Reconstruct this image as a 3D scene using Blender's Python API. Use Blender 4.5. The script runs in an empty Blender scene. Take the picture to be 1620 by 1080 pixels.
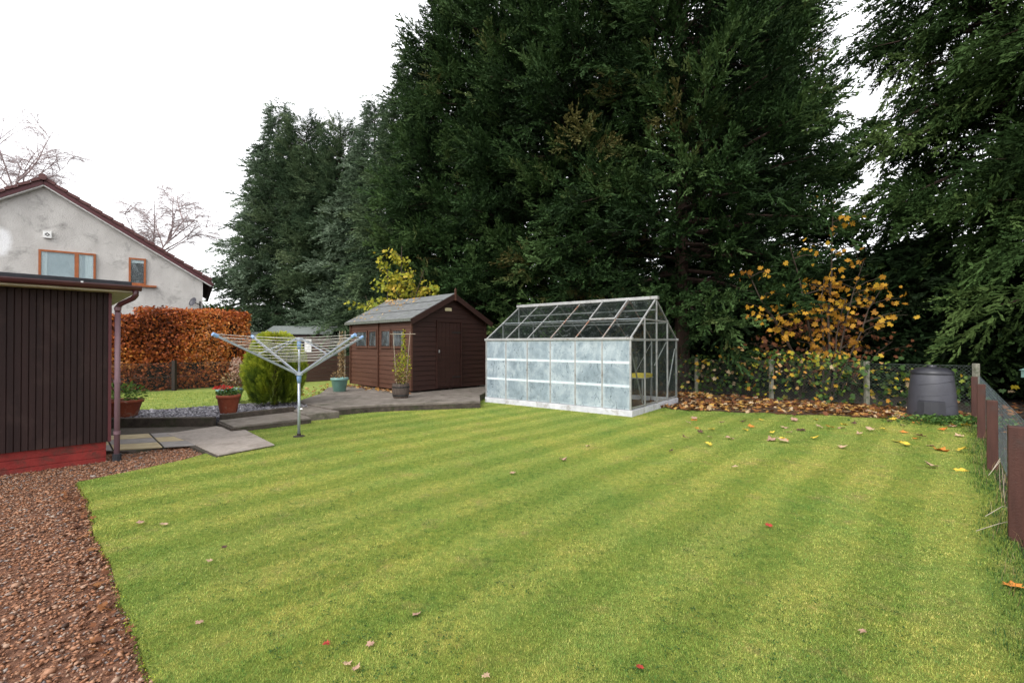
import bpy, math, random
import numpy as np
from mathutils import Vector, Matrix
R = math.radians
rng = np.random.default_rng(7)
random.seed(7)
scn = bpy.context.scene
col = scn.collection

# ---------------------------------------------------------------- camera, sky, sun, exposure
CAM_H = 1.4
cam_d = bpy.data.cameras.new('camera')
cam = bpy.data.objects.new('camera', cam_d)
col.objects.link(cam)
cam_d.lens = 16.0
cam_d.sensor_width = 36.0
cam_d.clip_end = 600
cam.location = (0, 0, CAM_H)
cam.rotation_euler = (R(90.4), 0, 0)
scn.camera = cam

SUN_EL, SUN_AZ = 42, 215      # azimuth clockwise from +Y: behind the camera to the left
w = bpy.data.worlds.new('World'); scn.world = w; w.use_nodes = True
nt = w.node_tree; bg = nt.nodes['Background']
sky = nt.nodes.new('ShaderNodeTexSky'); sky.sky_type = 'NISHITA'; sky.sun_disc = False
sky.sun_elevation = R(SUN_EL); sky.sun_rotation = R(SUN_AZ)
sky.air_density = 1.0; sky.dust_density = 3.0
hsv = nt.nodes.new('ShaderNodeHueSaturation'); hsv.inputs['Saturation'].default_value = 0.12
mx = nt.nodes.new('ShaderNodeMix'); mx.data_type = 'RGBA'; mx.inputs[0].default_value = 0.65
mx.inputs[7].default_value = (6.2, 6.25, 6.4, 1)      # cloud layer
nt.links.new(sky.outputs[0], hsv.inputs['Color'])
nt.links.new(hsv.outputs[0], mx.inputs[6])
nt.links.new(mx.outputs[2], bg.inputs['Color'])
bg.inputs['Strength'].default_value = 0.15
sl = bpy.data.lights.new('sun', 'SUN'); sl.energy = 0.9; sl.angle = R(25); sl.color = (1, .97, .92)
so = bpy.data.objects.new('sun', sl); col.objects.link(so)
so.rotation_euler = (R(90 - SUN_EL), 0, R(180 - SUN_AZ))
scn.view_settings.view_transform = 'Standard'; scn.view_settings.look = 'None'
scn.view_settings.gamma = 1; scn.view_settings.exposure = 1.15

# ---------------------------------------------------------------- helpers
def V3(*a): return Vector(a)
FA = 136.2                                   # yaw of the plot: boundaries run along UD and VD
VD = Vector((-.722, .692, 0)); UD = Vector((.692, .722, 0))

def tag(o, label=None, cat=None, group=None, kind=None):
    if label: o['label'] = label
    if cat: o['category'] = cat
    if group: o['group'] = group
    if kind: o['kind'] = kind
    return o
def empty(name, loc=(0, 0, 0), rz=0):
    o = bpy.data.objects.new(name, None); col.objects.link(o)
    o.location = loc; o.rotation_euler = (0, 0, rz); o.empty_display_size = .1
    return o
def copy_tree(o, parent=None):
    c = o.copy(); col.objects.link(c)
    if parent: c.parent = parent
    for ch in list(o.children): copy_tree(ch, c)
    return c

class MB:
    def __init__(s): s.v = []; s.f = []
    def add(s, vs, fs):
        n = len(s.v); s.v += [tuple(v) for v in vs]; s.f += [tuple(i + n for i in f) for f in fs]; return s
    def box(s, a, b):
        x0, y0, z0 = a; x1, y1, z1 = b
        return s.add([(x0,y0,z0),(x1,y0,z0),(x1,y1,z0),(x0,y1,z0),(x0,y0,z1),(x1,y0,z1),(x1,y1,z1),(x0,y1,z1)],
              [(0,3,2,1),(4,5,6,7),(0,1,5,4),(1,2,6,5),(2,3,7,6),(3,0,4,7)])
    def bar(s, p, q, w=.02, h=None, up=(0, 0, 1)):
        h = h or w; p = Vector(p); q = Vector(q); d = (q - p).normalized(); u = Vector(up)
        if abs(d.dot(u)) > .95: u = Vector((1, 0, 0))
        a = d.cross(u).normalized(); b = a.cross(d)
        a *= w / 2; b *= h / 2
        return s.add([p-a-b, p+a-b, p+a+b, p-a+b, q-a-b, q+a-b, q+a+b, q-a+b],
              [(0,1,2,3),(4,7,6,5),(0,4,5,1),(1,5,6,2),(2,6,7,3),(3,7,4,0)])
    def tube(s, pts, rad, n=8, cap=True):
        pts = [Vector(p) for p in pts]
        if not hasattr(rad, '__len__'): rad = [rad] * len(pts)
        base = len(s.v); last = None
        for i, p in enumerate(pts):
            d = (pts[min(i+1, len(pts)-1)] - pts[max(i-1, 0)]).normalized()
            if last is None: u = Vector((0, 0, 1)) if abs(d.z) < .9 else Vector((1, 0, 0))
            else: u = last
            a = d.cross(u).normalized(); b = a.cross(d).normalized(); last = b
            for k in range(n):
                t = 2 * math.pi * k / n
                s.v.append(tuple(p + (a * math.cos(t) + b * math.sin(t)) * rad[i]))
        for i in range(len(pts) - 1):
            for k in range(n):
                k2 = (k + 1) % n
                s.f.append((base+i*n+k, base+i*n+k2, base+(i+1)*n+k2, base+(i+1)*n+k))
        if cap:
            s.f.append(tuple(base + k for k in range(n))[::-1])
            s.f.append(tuple(base + (len(pts)-1)*n + k for k in range(n)))
        return s
    def lathe(s, prof, n=28, c=(0, 0, 0)):
        base = len(s.v)
        for r, z in prof:
            for k in range(n):
                t = 2 * math.pi * k / n
                s.v.append((c[0] + r * math.cos(t), c[1] + r * math.sin(t), c[2] + z))
        for i in range(len(prof) - 1):
            for k in range(n):
                k2 = (k + 1) % n
                s.f.append((base+i*n+k, base+i*n+k2, base+(i+1)*n+k2, base+(i+1)*n+k))
        return s
    def prism(s, poly, z0, z1):
        n = len(poly)
        return s.add([(p[0], p[1], z0) for p in poly] + [(p[0], p[1], z1) for p in poly],
              [tuple(range(n))[::-1], tuple(range(n, 2*n))] + [(i, (i+1) % n, n+(i+1) % n, n+i) for i in range(n)])
    def build(s, name, mat, parent=None, smooth=False, bevel=0, loc=None):
        me = bpy.data.meshes.new(name); me.from_pydata(s.v, [], s.f); me.update()
        import bmesh
        bm = bmesh.new(); bm.from_mesh(me); bmesh.ops.recalc_face_normals(bm, faces=bm.faces); bm.to_mesh(me); bm.free()
        if smooth:
            for p in me.polygons: p.use_smooth = True
        me.materials.append(mat)
        o = bpy.data.objects.new(name, me); col.objects.link(o)
        if parent: o.parent = parent
        if loc: o.location = loc
        if bevel:
            b = o.modifiers.new('bevel', 'BEVEL'); b.width = bevel; b.segments = 2; b.limit_method = 'ANGLE'
        return o

def np_obj(name, V, F, mat, parent=None, tint=None, smooth=False):
    """one mesh from numpy triangles"""
    me = bpy.data.meshes.new(name); V = np.asarray(V, dtype=np.float32); F = np.asarray(F, dtype=np.int32)
    me.vertices.add(len(V)); me.vertices.foreach_set('co', V.ravel())
    me.loops.add(F.size); me.loops.foreach_set('vertex_index', F.ravel())
    me.polygons.add(len(F)); me.polygons.foreach_set('loop_start', np.arange(0, F.size, 3, dtype=np.int32))
    me.polygons.foreach_set('loop_total', np.full(len(F), 3, dtype=np.int32))
    if tint is not None:
        a = me.attributes.new('tint', 'FLOAT', 'POINT'); a.data.foreach_set('value', np.asarray(tint, dtype=np.float32))
    me.update(calc_edges=True)
    me.materials.append(mat)
    o = bpy.data.objects.new(name, me); col.objects.link(o)
    if parent: o.parent = parent
    return o

def scatter_data(tmpl, pos, X, up, scale, tint):
    """tmpl=(verts,tris); X = direction of the piece, up = rough normal; scale (N,) or (N,3)"""
    tv, tf = tmpl
    X = X / np.linalg.norm(X, axis=1, keepdims=True)
    Y = np.cross(up, X); Y /= np.maximum(np.linalg.norm(Y, axis=1, keepdims=True), 1e-6)
    Z = np.cross(X, Y)
    if scale.ndim == 1: scale = np.repeat(scale[:, None], 3, 1)
    P = (pos[:, None, :] + tv[None, :, 0:1] * X[:, None, :] * scale[:, None, 0:1]
         + tv[None, :, 1:2] * Y[:, None, :] * scale[:, None, 1:2] + tv[None, :, 2:3] * Z[:, None, :] * scale[:, None, 2:3])
    N = len(pos); F = tf[None] + (np.arange(N) * len(tv))[:, None, None]
    return P.reshape(-1, 3), F.reshape(-1, 3), np.repeat(tint, len(tv))
def merge(parts):
    Vs, Fs, Ts, n = [], [], [], 0
    for v, f, t in parts: Vs.append(v); Fs.append(f + n); Ts.append(t); n += len(v)
    return np.concatenate(Vs), np.concatenate(Fs), np.concatenate(Ts)
def rand_dirs(n, zmin=-1, zmax=1):
    a = rng.uniform(0, 2*np.pi, n); z = rng.uniform(zmin, zmax, n); r = np.sqrt(np.maximum(1 - z*z, 0))
    return np.stack([r*np.cos(a), r*np.sin(a), z], 1)

def vnoise(x, y, seed=0):
    """smooth value noise on arrays"""
    r = np.random.default_rng(seed).random((64, 64))
    xi = np.floor(x).astype(int); yi = np.floor(y).astype(int); fx = x - xi; fy = y - yi
    fx = fx*fx*(3-2*fx); fy = fy*fy*(3-2*fy); g = lambda i, j: r[i % 64, j % 64]
    return (g(xi, yi)*(1-fx)+g(xi+1, yi)*fx)*(1-fy)+(g(xi, yi+1)*(1-fx)+g(xi+1, yi+1)*fx)*fy

# ---------------------------------------------------------------- materials
def nodes(name):
    m = bpy.data.materials.new(name); m.use_nodes = True
    n = m.node_tree; return m, n, n.nodes['Principled BSDF']
def ramp(n, stops, fac):
    r = n.nodes.new('ShaderNodeValToRGB'); e = r.color_ramp.elements
    while len(e) > 1: e.remove(e[0])
    e[0].position = stops[0][0]; e[0].color = (*stops[0][1], 1)
    for p, c in stops[1:]:
        k = e.new(p); k.color = (*c, 1)
    n.links.new(fac, r.inputs[0]); return r.outputs[0]
def noise(n, scale, detail=4, rough=.6, vec=None, stretch=None, dist=0):
    t = n.nodes.new('ShaderNodeTexNoise'); t.inputs['Scale'].default_value = scale
    t.inputs['Detail'].default_value = detail; t.inputs['Roughness'].default_value = rough; t.inputs['Distortion'].default_value = dist
    src = vec
    if src is None:
        tc = n.nodes.new('ShaderNodeTexCoord'); src = tc.outputs['Object']
    if stretch:
        mp = n.nodes.new('ShaderNodeMapping'); mp.inputs['Scale'].default_value = stretch
        n.links.new(src, mp.inputs[0]); src = mp.outputs[0]
    n.links.new(src, t.inputs['Vector']); return t.outputs['Fac']
def mixc(n, fac, a, b, mode='MIX'):
    m = n.nodes.new('ShaderNodeMix'); m.data_type = 'RGBA'; m.blend_type = mode
    if isinstance(fac, (int, float)): m.inputs[0].default_value = fac
    else: n.links.new(fac, m.inputs[0])
    for i, c in ((6, a), (7, b)):
        if isinstance(c, tuple): m.inputs[i].default_value = (*c, 1)
        else: n.links.new(c, m.inputs[i])
    return m.outputs[2]
def bump(n, bs, h, strength=.3, dist=.01):
    b = n.nodes.new('ShaderNodeBump'); b.inputs['Strength'].default_value = strength; b.inputs['Distance'].default_value = dist
    n.links.new(h, b.inputs['Height']); n.links.new(b.outputs[0], bs.inputs['Normal'])
def mat_noise(name, stops, scale=6, rough=.8, bmp=.2, bscale=60, metal=0, spec=.3, stretch=None, dirt=None, detail=5, bdist=.01):
    m, n, b = nodes(name)
    c = ramp(n, stops, noise(n, scale, detail, .62, stretch=stretch))
    if dirt:
        f = noise(n, dirt[1], 5, .7, dist=.4)
        f = ramp(n, [(dirt[2], (0, 0, 0)), (dirt[3], (1, 1, 1))], f)
        c = mixc(n, f, c, dirt[0])
    n.links.new(c, b.inputs['Base Color'])
    b.inputs['Roughness'].default_value = rough; b.inputs['Metallic'].default_value = metal
    b.inputs['Specular IOR Level'].default_value = spec
    if bmp: bump(n, b, noise(n, bscale, 4, .6), bmp, bdist)
    return m
def mat_leaf(name, stops, rough=.55, trans=.0, spec=.25, var=0.0):
    """foliage: colour from the per-piece tint"""
    m, n, b = nodes(name)
    a = n.nodes.new('ShaderNodeAttribute'); a.attribute_name = 'tint'
    c = ramp(n, stops, a.outputs['Fac'])
    n.links.new(c, b.inputs['Base Color']); b.inputs['Roughness'].default_value = rough
    b.inputs['Specular IOR Level'].default_value = spec
    if trans:
        t = n.nodes.new('ShaderNodeBsdfTranslucent'); n.links.new(c, t.inputs['Color'])
        mx = n.nodes.new('ShaderNodeMixShader'); mx.inputs[0].default_value = trans
        n.links.new(b.outputs[0], mx.inputs[1]); n.links.new(t.outputs[0], mx.inputs[2])
        n.links.new(mx.outputs[0], n.nodes['Material Output'].inputs['Surface'])
    return m
def plain(name, c, rough=.5, metal=0, spec=.4, v=.18, scale=9, bmp=.05):
    d = tuple(x*(1-v) for x in c); u = tuple(min(1, x*(1+v)) for x in c)
    return mat_noise(name, [(.3, d), (.7, u)], scale, rough, bmp, 80, metal, spec)
def mat_glass(name, opac=.0, tintc=(.75, .85, .9), film=None):
    m, n, b = nodes(name); n.nodes.remove(b)
    tr = n.nodes.new('ShaderNodeBsdfTransparent'); tr.inputs[0].default_value = (.88, .92, .91, 1)
    gl = n.nodes.new('ShaderNodeBsdfGlossy'); gl.inputs['Roughness'].default_value = .04
    lw = n.nodes.new('ShaderNodeLayerWeight'); pw_ = n.nodes.new('ShaderNodeMath'); pw_.operation = 'POWER'; pw_.inputs[1].default_value = 5
    n.links.new(lw.outputs['Facing'], pw_.inputs[0]); fr = n.nodes.new('ShaderNodeMath'); fr.operation = 'MULTIPLY_ADD'; fr.inputs[1].default_value = .7; fr.inputs[2].default_value = .022
    n.links.new(pw_.outputs[0], fr.inputs[0])
    mx = n.nodes.new('ShaderNodeMixShader')
    n.links.new(fr.outputs[0], mx.inputs[0]); n.links.new(tr.outputs[0], mx.inputs[1]); n.links.new(gl.outputs[0], mx.inputs[2])
    out = mx.outputs[0]
    df = n.nodes.new('ShaderNodeBsdfDiffuse'); df.inputs[0].default_value = (*tintc, 1)
    m2 = n.nodes.new('ShaderNodeMixShader')
    if film: f = film(n, df)
    else: f = ramp(n, [(.45, (opac,)*3), (.8, (opac+.12,)*3)], noise(n, 3, 5, .7, stretch=(2, 2, .7)))
    n.links.new(f, m2.inputs[0]); n.links.new(out, m2.inputs[1]); n.links.new(df.outputs[0], m2.inputs[2])
    n.links.new(m2.outputs[0], n.nodes['Material Output'].inputs['Surface'])
    return m
M = {}
def lawn_colour(n, fine=True):
    g = n.nodes.new('ShaderNodeNewGeometry')
    pos = g.outputs['Position']
    base = ramp(n, [(.28, (.20, .31, .065)), (.44, (.32, .375, .073)), (.58, (.41, .41, .085)), (.74, (.48, .41, .13))], noise(n, .9, 6, .72, vec=pos))
    f2 = ramp(n, [(.30, (0, 0, 0)), (.62, (1, 1, 1))], noise(n, 6, 5, .75, vec=pos))
    base = mixc(n, ramp(n, [(.54, (0, 0, 0)), (.66, (.7, .7, .7))], noise(n, 2.3, 7, .82, vec=pos)), base, (.40, .30, .12))
    base = mixc(n, ramp(n, [(.42, (0, 0, 0)), (.60, (.55, .55, .55))], noise(n, .33, 2, .5, vec=pos)), base, (.215, .300, .062))
    base = mixc(n, f2, mixc(n, .5, base, (.17, .26, .055)), base)
    base = mixc(n, 1, base, ramp(n, [(.35, (.66, .76, .72)), (.5, (1, 1, 1)), (.66, (1.18, 1.10, 1.15))], noise(n, 17, 4, .8, vec=pos)), 'MULTIPLY')
    # mowing stripes across the U direction
    dp = n.nodes.new('ShaderNodeVectorMath'); dp.operation = 'DOT_PRODUCT'; dp.inputs[1].default_value = (-.722, .692, 0)
    n.links.new(pos, dp.inputs[0])
    nz = noise(n, .8, 4, .6, vec=pos)
    ad = n.nodes.new('ShaderNodeMath'); ad.operation = 'MULTIPLY_ADD'; ad.inputs[1].default_value = .30
    n.links.new(nz, ad.inputs[0]); n.links.new(dp.outputs['Value'], ad.inputs[2])
    sn = n.nodes.new('ShaderNodeMath'); sn.operation = 'MULTIPLY'; sn.inputs[1].default_value = 2*math.pi/.60
    n.links.new(ad.outputs[0], sn.inputs[0])
    s2 = n.nodes.new('ShaderNodeMath'); s2.operation = 'SINE'; n.links.new(sn.outputs[0], s2.inputs[0])
    s3 = n.nodes.new('ShaderNodeMath'); s3.operation = 'MULTIPLY_ADD'; s3.inputs[1].default_value = 1.2; s3.inputs[2].default_value = .5; s3.use_clamp = True
    n.links.new(s2.outputs[0], s3.inputs[0])
    dark = mixc(n, 1, base, (.84, .90, .84), 'MULTIPLY'); lite = mixc(n, 1, base, (1.10, 1.07, 1.13), 'MULTIPLY')
    return mixc(n, s3.outputs[0], dark, lite), pos
def build_mats():
    m, n, b = nodes('lawn'); c, pos = lawn_colour(n)
    c = mixc(n, 1, c, ramp(n, [(.3, (.5, .55, .5)), (.7, (1.05, 1, 1))], noise(n, 90, 4, .8, vec=pos)), 'MULTIPLY')
    n.links.new(c, b.inputs['Base Color']); b.inputs['Roughness'].default_value = .95; b.inputs['Specular IOR Level'].default_value = .1
    bump(n, b, noise(n, 70, 5, .8, vec=pos), .9, .03); M['lawn'] = m
    m, n, b = nodes('grass_blade'); c, pos = lawn_colour(n)
    a = n.nodes.new('ShaderNodeAttribute'); a.attribute_name = 'tint'
    k = ramp(n, [(0, (.35, .62, .6)), (.35, (.8, .95, .8)), (.7, (1.15, 1.1, 1.1)), (.9, (1.6, 1.35, 1.8)), (1, (1.5, 1.1, 1.4))], a.outputs['Fac'])
    c = mixc(n, 1, c, k, 'MULTIPLY'); n.links.new(c, b.inputs['Base Color'])
    b.inputs['Roughness'].default_value = .6; b.inputs['Specular IOR Level'].default_value = .2
    t = n.nodes.new('ShaderNodeBsdfTranslucent'); n.links.new(c, t.inputs['Color'])
    mx = n.nodes.new('ShaderNodeMixShader'); mx.inputs[0].default_value = .25
    n.links.new(b.outputs[0], mx.inputs[1]); n.links.new(t.outputs[0], mx.inputs[2]); n.links.new(mx.outputs[0], n.nodes['Material Output'].inputs['Surface'])
    M['blade'] = m
    M['farlawn'] = mat_noise('far_lawn', [(.3, (.13, .20, .04)), (.55, (.24, .29, .06)), (.8, (.32, .32, .09))], 7, .95, .6, 50, bdist=.03)
    M['earth'] = mat_noise('earth', [(.3, (.018, .014, .010)), (.55, (.035, .026, .018)), (.8, (.05, .045, .02))], 3, .95, .8, 25, bdist=.04)
    M['soil'] = mat_noise('bed_soil', [(.3, (.03, .018, .012)), (.5, (.06, .032, .018)), (.75, (.10, .05, .022))], 9, .95, .8, 40, bdist=.03)
    M['gravelbase'] = mat_noise('gravel_base', [(.3, (.07, .034, .022)), (.5, (.17, .078, .045)), (.75, (.25, .13, .08))], 60, .9, .9, 70, bdist=.02)
    M['stone'] = mat_leaf('gravel_stone', [(0, (.06, .033, .022)), (.2, (.18, .080, .042)), (.45, (.29, .125, .060)), (.7, (.34, .175, .100)), (.88, (.36, .24, .17)), (.95, (.15, .13, .13)), (1, (.40, .33, .27))], .6, 0, .35)
    M['slatebase'] = mat_noise('slate_base', [(.3, (.03, .03, .035)), (.7, (.12, .115, .13))], 40, .8, .9, 50, bdist=.02)
    M['slate'] = mat_leaf('slate_chip', [(0, (.06, .055, .07)), (.4, (.19, .18, .21)), (.75, (.32, .31, .35)), (1, (.45, .43, .45))], .45, 0, .5)
    M['concrete'] = mat_noise('patio_concrete', [(.3, (.105, .088, .074)), (.6, (.18, .155, .132)), (.8, (.24, .21, .18))], 5, .85, .35, 90, dirt=((.05, .05, .03), 2.2, .52, .75))
    M['kerb'] = mat_noise('kerb_concrete', [(.3, (.035, .028, .022)), (.6, (.075, .06, .048)), (.8, (.12, .10, .08))], 9, .9, .4, 70, dirt=((.035, .04, .018), 5, .5, .7))
    M['slab'] = mat_noise('slab_concrete', [(.3, (.23, .20, .175)), (.7, (.34, .295, .26))], 20, .85, .4, 140, dirt=((.13, .10, .08), 2.5, .5, .8))
    M['slabg'] = mat_noise('flag_grey', [(.3, (.19, .175, .165)), (.7, (.29, .265, .25))], 6, .85, .2, 90)
    M['slaby'] = mat_noise('flag_buff', [(.3, (.34, .27, .16)), (.7, (.45, .37, .23))], 6, .85, .2, 90)
    M['garage'] = mat_noise('dark_brown_cladding', [(.3, (.015, .008, .008)), (.7, (.030, .015, .014))], 9, .6, .25, 90, spec=.2, stretch=(1, 1, .06), dirt=((.042, .025, .022), 3, .52, .75))
    M['redbrick'] = mat_noise('red_plinth_paint', [(.3, (.17, .016, .014)), (.7, (.27, .030, .024))], 5, .7, .5, 30, dirt=((.10, .030, .022), 9, .48, .66))
    M['felt'] = mat_noise('roof_felt', [(.3, (.016, .017, .02)), (.7, (.035, .036, .042))], 10, .7, .2, 120)
    M['gutter'] = plain('brown_gutter', (.065, .020, .022), .3, 0, .5)
    M['pipe'] = mat_noise('faded_pipe', [(.3, (.15, .085, .10)), (.7, (.24, .15, .17))], 6, .55, .1, 80, stretch=(1, 1, .3))
    M['soffit'] = plain('cream_soffit', (.55, .50, .40), .6)
    M['clip'] = plain('galvanised_clip', (.6, .6, .6), .4, .6)
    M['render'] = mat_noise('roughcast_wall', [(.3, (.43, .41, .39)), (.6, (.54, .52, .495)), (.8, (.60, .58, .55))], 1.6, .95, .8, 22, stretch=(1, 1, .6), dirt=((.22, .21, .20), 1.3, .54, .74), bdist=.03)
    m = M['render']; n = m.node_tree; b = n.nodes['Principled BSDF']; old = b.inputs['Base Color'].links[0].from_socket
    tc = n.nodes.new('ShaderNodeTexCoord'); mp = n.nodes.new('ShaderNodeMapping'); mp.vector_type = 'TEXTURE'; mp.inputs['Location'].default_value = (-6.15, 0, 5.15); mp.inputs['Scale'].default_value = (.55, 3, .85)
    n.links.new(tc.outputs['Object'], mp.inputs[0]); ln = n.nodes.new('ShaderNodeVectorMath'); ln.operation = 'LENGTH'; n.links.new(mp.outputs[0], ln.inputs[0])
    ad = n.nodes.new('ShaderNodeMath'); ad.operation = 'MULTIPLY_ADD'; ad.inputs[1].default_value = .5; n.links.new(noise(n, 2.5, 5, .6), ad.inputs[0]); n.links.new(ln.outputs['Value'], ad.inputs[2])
    n.links.new(mixc(n, ramp(n, [(.70, (.9, .9, .9)), (1.15, (0, 0, 0))], ad.outputs[0]), old, (.82, .82, .83)), b.inputs['Base Color'])  # white vapour puff painted as a soft pale patch in the wall colour
    M['whitepatch'] = plain('white_puff_patch', (.72, .72, .72), .9)
    M['tile'] = mat_noise('brown_roof_tile', [(.3, (.075, .03, .03)), (.7, (.15, .07, .065))], 8, .7, .4, 40)
    M['barge'] = plain('brown_bargeboard', (.085, .018, .022), .5)
    M['white'] = plain('white_trim', (.72, .72, .70), .5)
    M['oak'] = plain('orange_brown_frame', (.30, .085, .020), .45, v=.25)
    M['winback'] = plain('sky_toned_window_backing', (.34, .38, .44), .35, 0, .8, .1, 1.2)  # backing panel; sky reflection put into its pale blue colour
    M['windark'] = plain('dark_room_behind_glass', (.016, .016, .018), .7, 0, .1, .3)
    M['curtain'] = mat_noise('net_curtain', [(.3, (.5, .54, .6)), (.7, (.7, .72, .76))], 14, .9, 0, stretch=(1, 1, .05))
    M['glass'] = mat_glass('window_glass', .02)
    def film2(n, df):
        c = ramp(n, [(.40, (.012, .016, .014)), (.58, (.035, .042, .04)), (.74, (.32, .35, .34))], noise(n, 9, 6, .75, stretch=(1, 1, .4), dist=.6)); n.links.new(c, df.inputs[0])
        return ramp(n, [(.30, (.25,)*3), (.55, (.38,)*3), (.70, (.60,)*3)], noise(n, 3.2, 6, .75, stretch=(1.6, 1, .5), dist=.8))
    M['ghclear'] = mat_glass('clear_greenhouse_glass', film=film2)
    def film3(n, df):
        c = ramp(n, [(.40, (.05, .06, .055)), (.75, (.30, .33, .32))], noise(n, 9, 6, .75, stretch=(1, 1, .4), dist=.6)); n.links.new(c, df.inputs[0])
        return ramp(n, [(.35, (.06,)*3), (.70, (.30,)*3)], noise(n, 3.2, 6, .75, stretch=(1.6, 1, .5), dist=.8))
    M['ghend'] = mat_glass('gable_glass', film=film3)
    def film(n, df):
        # whitewash: thicker at lap strips, scratched and thin in the panes
        f = ramp(n, [(.25, (.64,)*3), (.50, (.86,)*3), (.68, (.95,)*3)], noise(n, 2.2, 6, .68))
        st = ramp(n, [(.30, (.75,)*3), (.42, (1,)*3)], noise(n, 16, 4, .7, stretch=(1.3, 1, .35), dist=.6))
        c = ramp(n, [(.25, (.15, .195, .225)), (.48, (.28, .34, .38)), (.74, (.50, .56, .59))], noise(n, 2.6, 7, .7, stretch=(1, 1, .8), dist=.5))
        tc = n.nodes.new('ShaderNodeTexCoord'); sp = n.nodes.new('ShaderNodeSeparateXYZ'); n.links.new(tc.outputs['Generated'], sp.inputs[0]); es = []
        for ax in (0, 2):
            a1 = n.nodes.new('ShaderNodeMath'); a1.operation = 'SUBTRACT'; a1.inputs[1].default_value = .5; n.links.new(sp.outputs[ax], a1.inputs[0])
            a2 = n.nodes.new('ShaderNodeMath'); a2.operation = 'ABSOLUTE'; n.links.new(a1.outputs[0], a2.inputs[0]); es.append(a2.outputs[0])
        mx_ = n.nodes.new('ShaderNodeMath'); mx_.operation = 'MAXIMUM'; n.links.new(es[0], mx_.inputs[0]); n.links.new(es[1], mx_.inputs[1])
        jz = n.nodes.new('ShaderNodeMath'); jz.operation = 'MULTIPLY_ADD'; jz.inputs[1].default_value = .35; n.links.new(noise(n, 9, 5, .7), jz.inputs[0]); n.links.new(mx_.outputs[0], jz.inputs[2])
        edge = ramp(n, [(.56, (0, 0, 0)), (.70, (.7, .7, .7))], jz.outputs[0])
        c = mixc(n, edge, c, (.50, .57, .61))
        dk = ramp(n, [(.57, (0, 0, 0)), (.63, (.85, .85, .85))], noise(n, 11, 6, .8, stretch=(1, 1, .5), dist=1.4))
        c = mixc(n, dk, c, (.07, .10, .12)); c2 = mixc(n, .55, c, mixc(n, 1, c, st, 'MULTIPLY'))
        n.links.new(c2, df.inputs[0]); return f
    M['ghwhite'] = mat_glass('whitewashed_glass', film=film)
    M['ghlap'] = mat_noise('white_lap_strip', [(.3, (.46, .53, .57)), (.7, (.66, .71, .73))], 8, .8, .1)
    M['alu'] = mat_noise('aluminium_bar', [(.3, (.27, .27, .265)), (.7, (.42, .42, .41))], 6, .5, .05, 80, .35, .5, dirt=((.17, .145, .12), 7, .55, .7))
    M['alurust'] = mat_noise('stained_roof_bar', [(.3, (.26, .22, .19)), (.7, (.40, .37, .34))], 6, .5, .05, 80, .3, .5, dirt=((.34, .10, .03), 5, .50, .62))
    M['ghbase'] = mat_noise('white_sill', [(.3, (.42, .42, .45)), (.7, (.60, .60, .63))], 5, .7, .2, 60, dirt=((.20, .17, .13), 6, .55, .75))
    M['yellow'] = plain('yellow_plastic', (.60, .47, .06), .5)
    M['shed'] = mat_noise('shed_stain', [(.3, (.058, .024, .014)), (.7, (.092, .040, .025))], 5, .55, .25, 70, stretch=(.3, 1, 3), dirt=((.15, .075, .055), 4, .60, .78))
    M['shedendshade'] = mat_noise('shed_stain_shaded_end', [(.3, (.021, .008, .006)), (.7, (.036, .014, .010))], 5, .6, .25, 70, stretch=(1, .3, 3))  # darkened copy of the shed stain: the end's shade put into the colour
    M['shedroof'] = mat_noise('mineral_felt', [(.3, (.10, .105, .105)), (.7, (.165, .17, .17))], 7, .9, .3, 200, dirt=((.10, .12, .075), 3, .55, .75))
    M['feltedge'] = mat_noise('felt_edge', [(.3, (.07, .08, .065)), (.7, (.15, .155, .135))], 20, .9, .3, 100)
    M['darkwood'] = plain('dark_wood', (.028, .020, .016), .8)
    M['iron'] = plain('black_iron', (.03, .03, .03), .5, .5)
    M['brass'] = plain('cream_plate', (.55, .48, .30), .6)
    M['farshed'] = mat_noise('far_shed_boards', [(.3, (.055, .028, .022)), (.7, (.085, .045, .036))], 5, .8, .3, 40, stretch=(.3, 1, 3))
    M['farroof'] = plain('far_shed_felt', (.17, .19, .18), .9)
    M['terra'] = mat_noise('terracotta', [(.3, (.19, .042, .020)), (.7, (.29, .075, .036))], 6, .6, .15, 60, dirt=((.36, .27, .2), 8, .6, .75))
    M['teal'] = plain('teal_glaze', (.10, .20, .17), .3, 0, .5, .15)
    M['tealrim'] = plain('teal_rim', (.16, .30, .27), .35, 0, .5)
    M['barrel'] = mat_noise('barrel_oak', [(.3, (.05, .036, .03)), (.7, (.11, .085, .07))], 8, .8, .4, 50, stretch=(3, 3, .3))
    M['cane'] = plain('weathered_cane', (.33, .28, .21), .8)
    M['bin'] = plain('compost_grey', (.050, .050, .062), .45, 0, .5, .15, 4)
    M['binlid'] = plain('compost_lid', (.024, .024, .030), .35, 0, .5)
    M['dryer'] = plain('dryer_alloy', (.42, .46, .52), .35, .5, .5)
    M['dryerblue'] = plain('dryer_blue_plastic', (.22, .36, .60), .4, 0, .5)
    M['line'] = plain('clothes_line', (.50, .48, .44), .5)
    M['fpost'] = mat_noise('red_brown_post', [(.3, (.045, .018, .013)), (.7, (.085, .034, .025))], 6, .6, .3, 60, stretch=(2, 2, .3), dirt=((.05, .035, .03), 5, .55, .75))
    M['cpost'] = mat_noise('pale_concrete_post', [(.3, (.13, .13, .10)), (.7, (.26, .25, .20))], 12, .9, .4, 70, dirt=((.06, .08, .035), 7, .5, .7))
    M['wire'] = plain('dull_wire', (.07, .085, .08), .6, .3)
    M['wirelight'] = plain('galvanised_netting', (.12, .15, .16), .7, .1)
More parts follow.
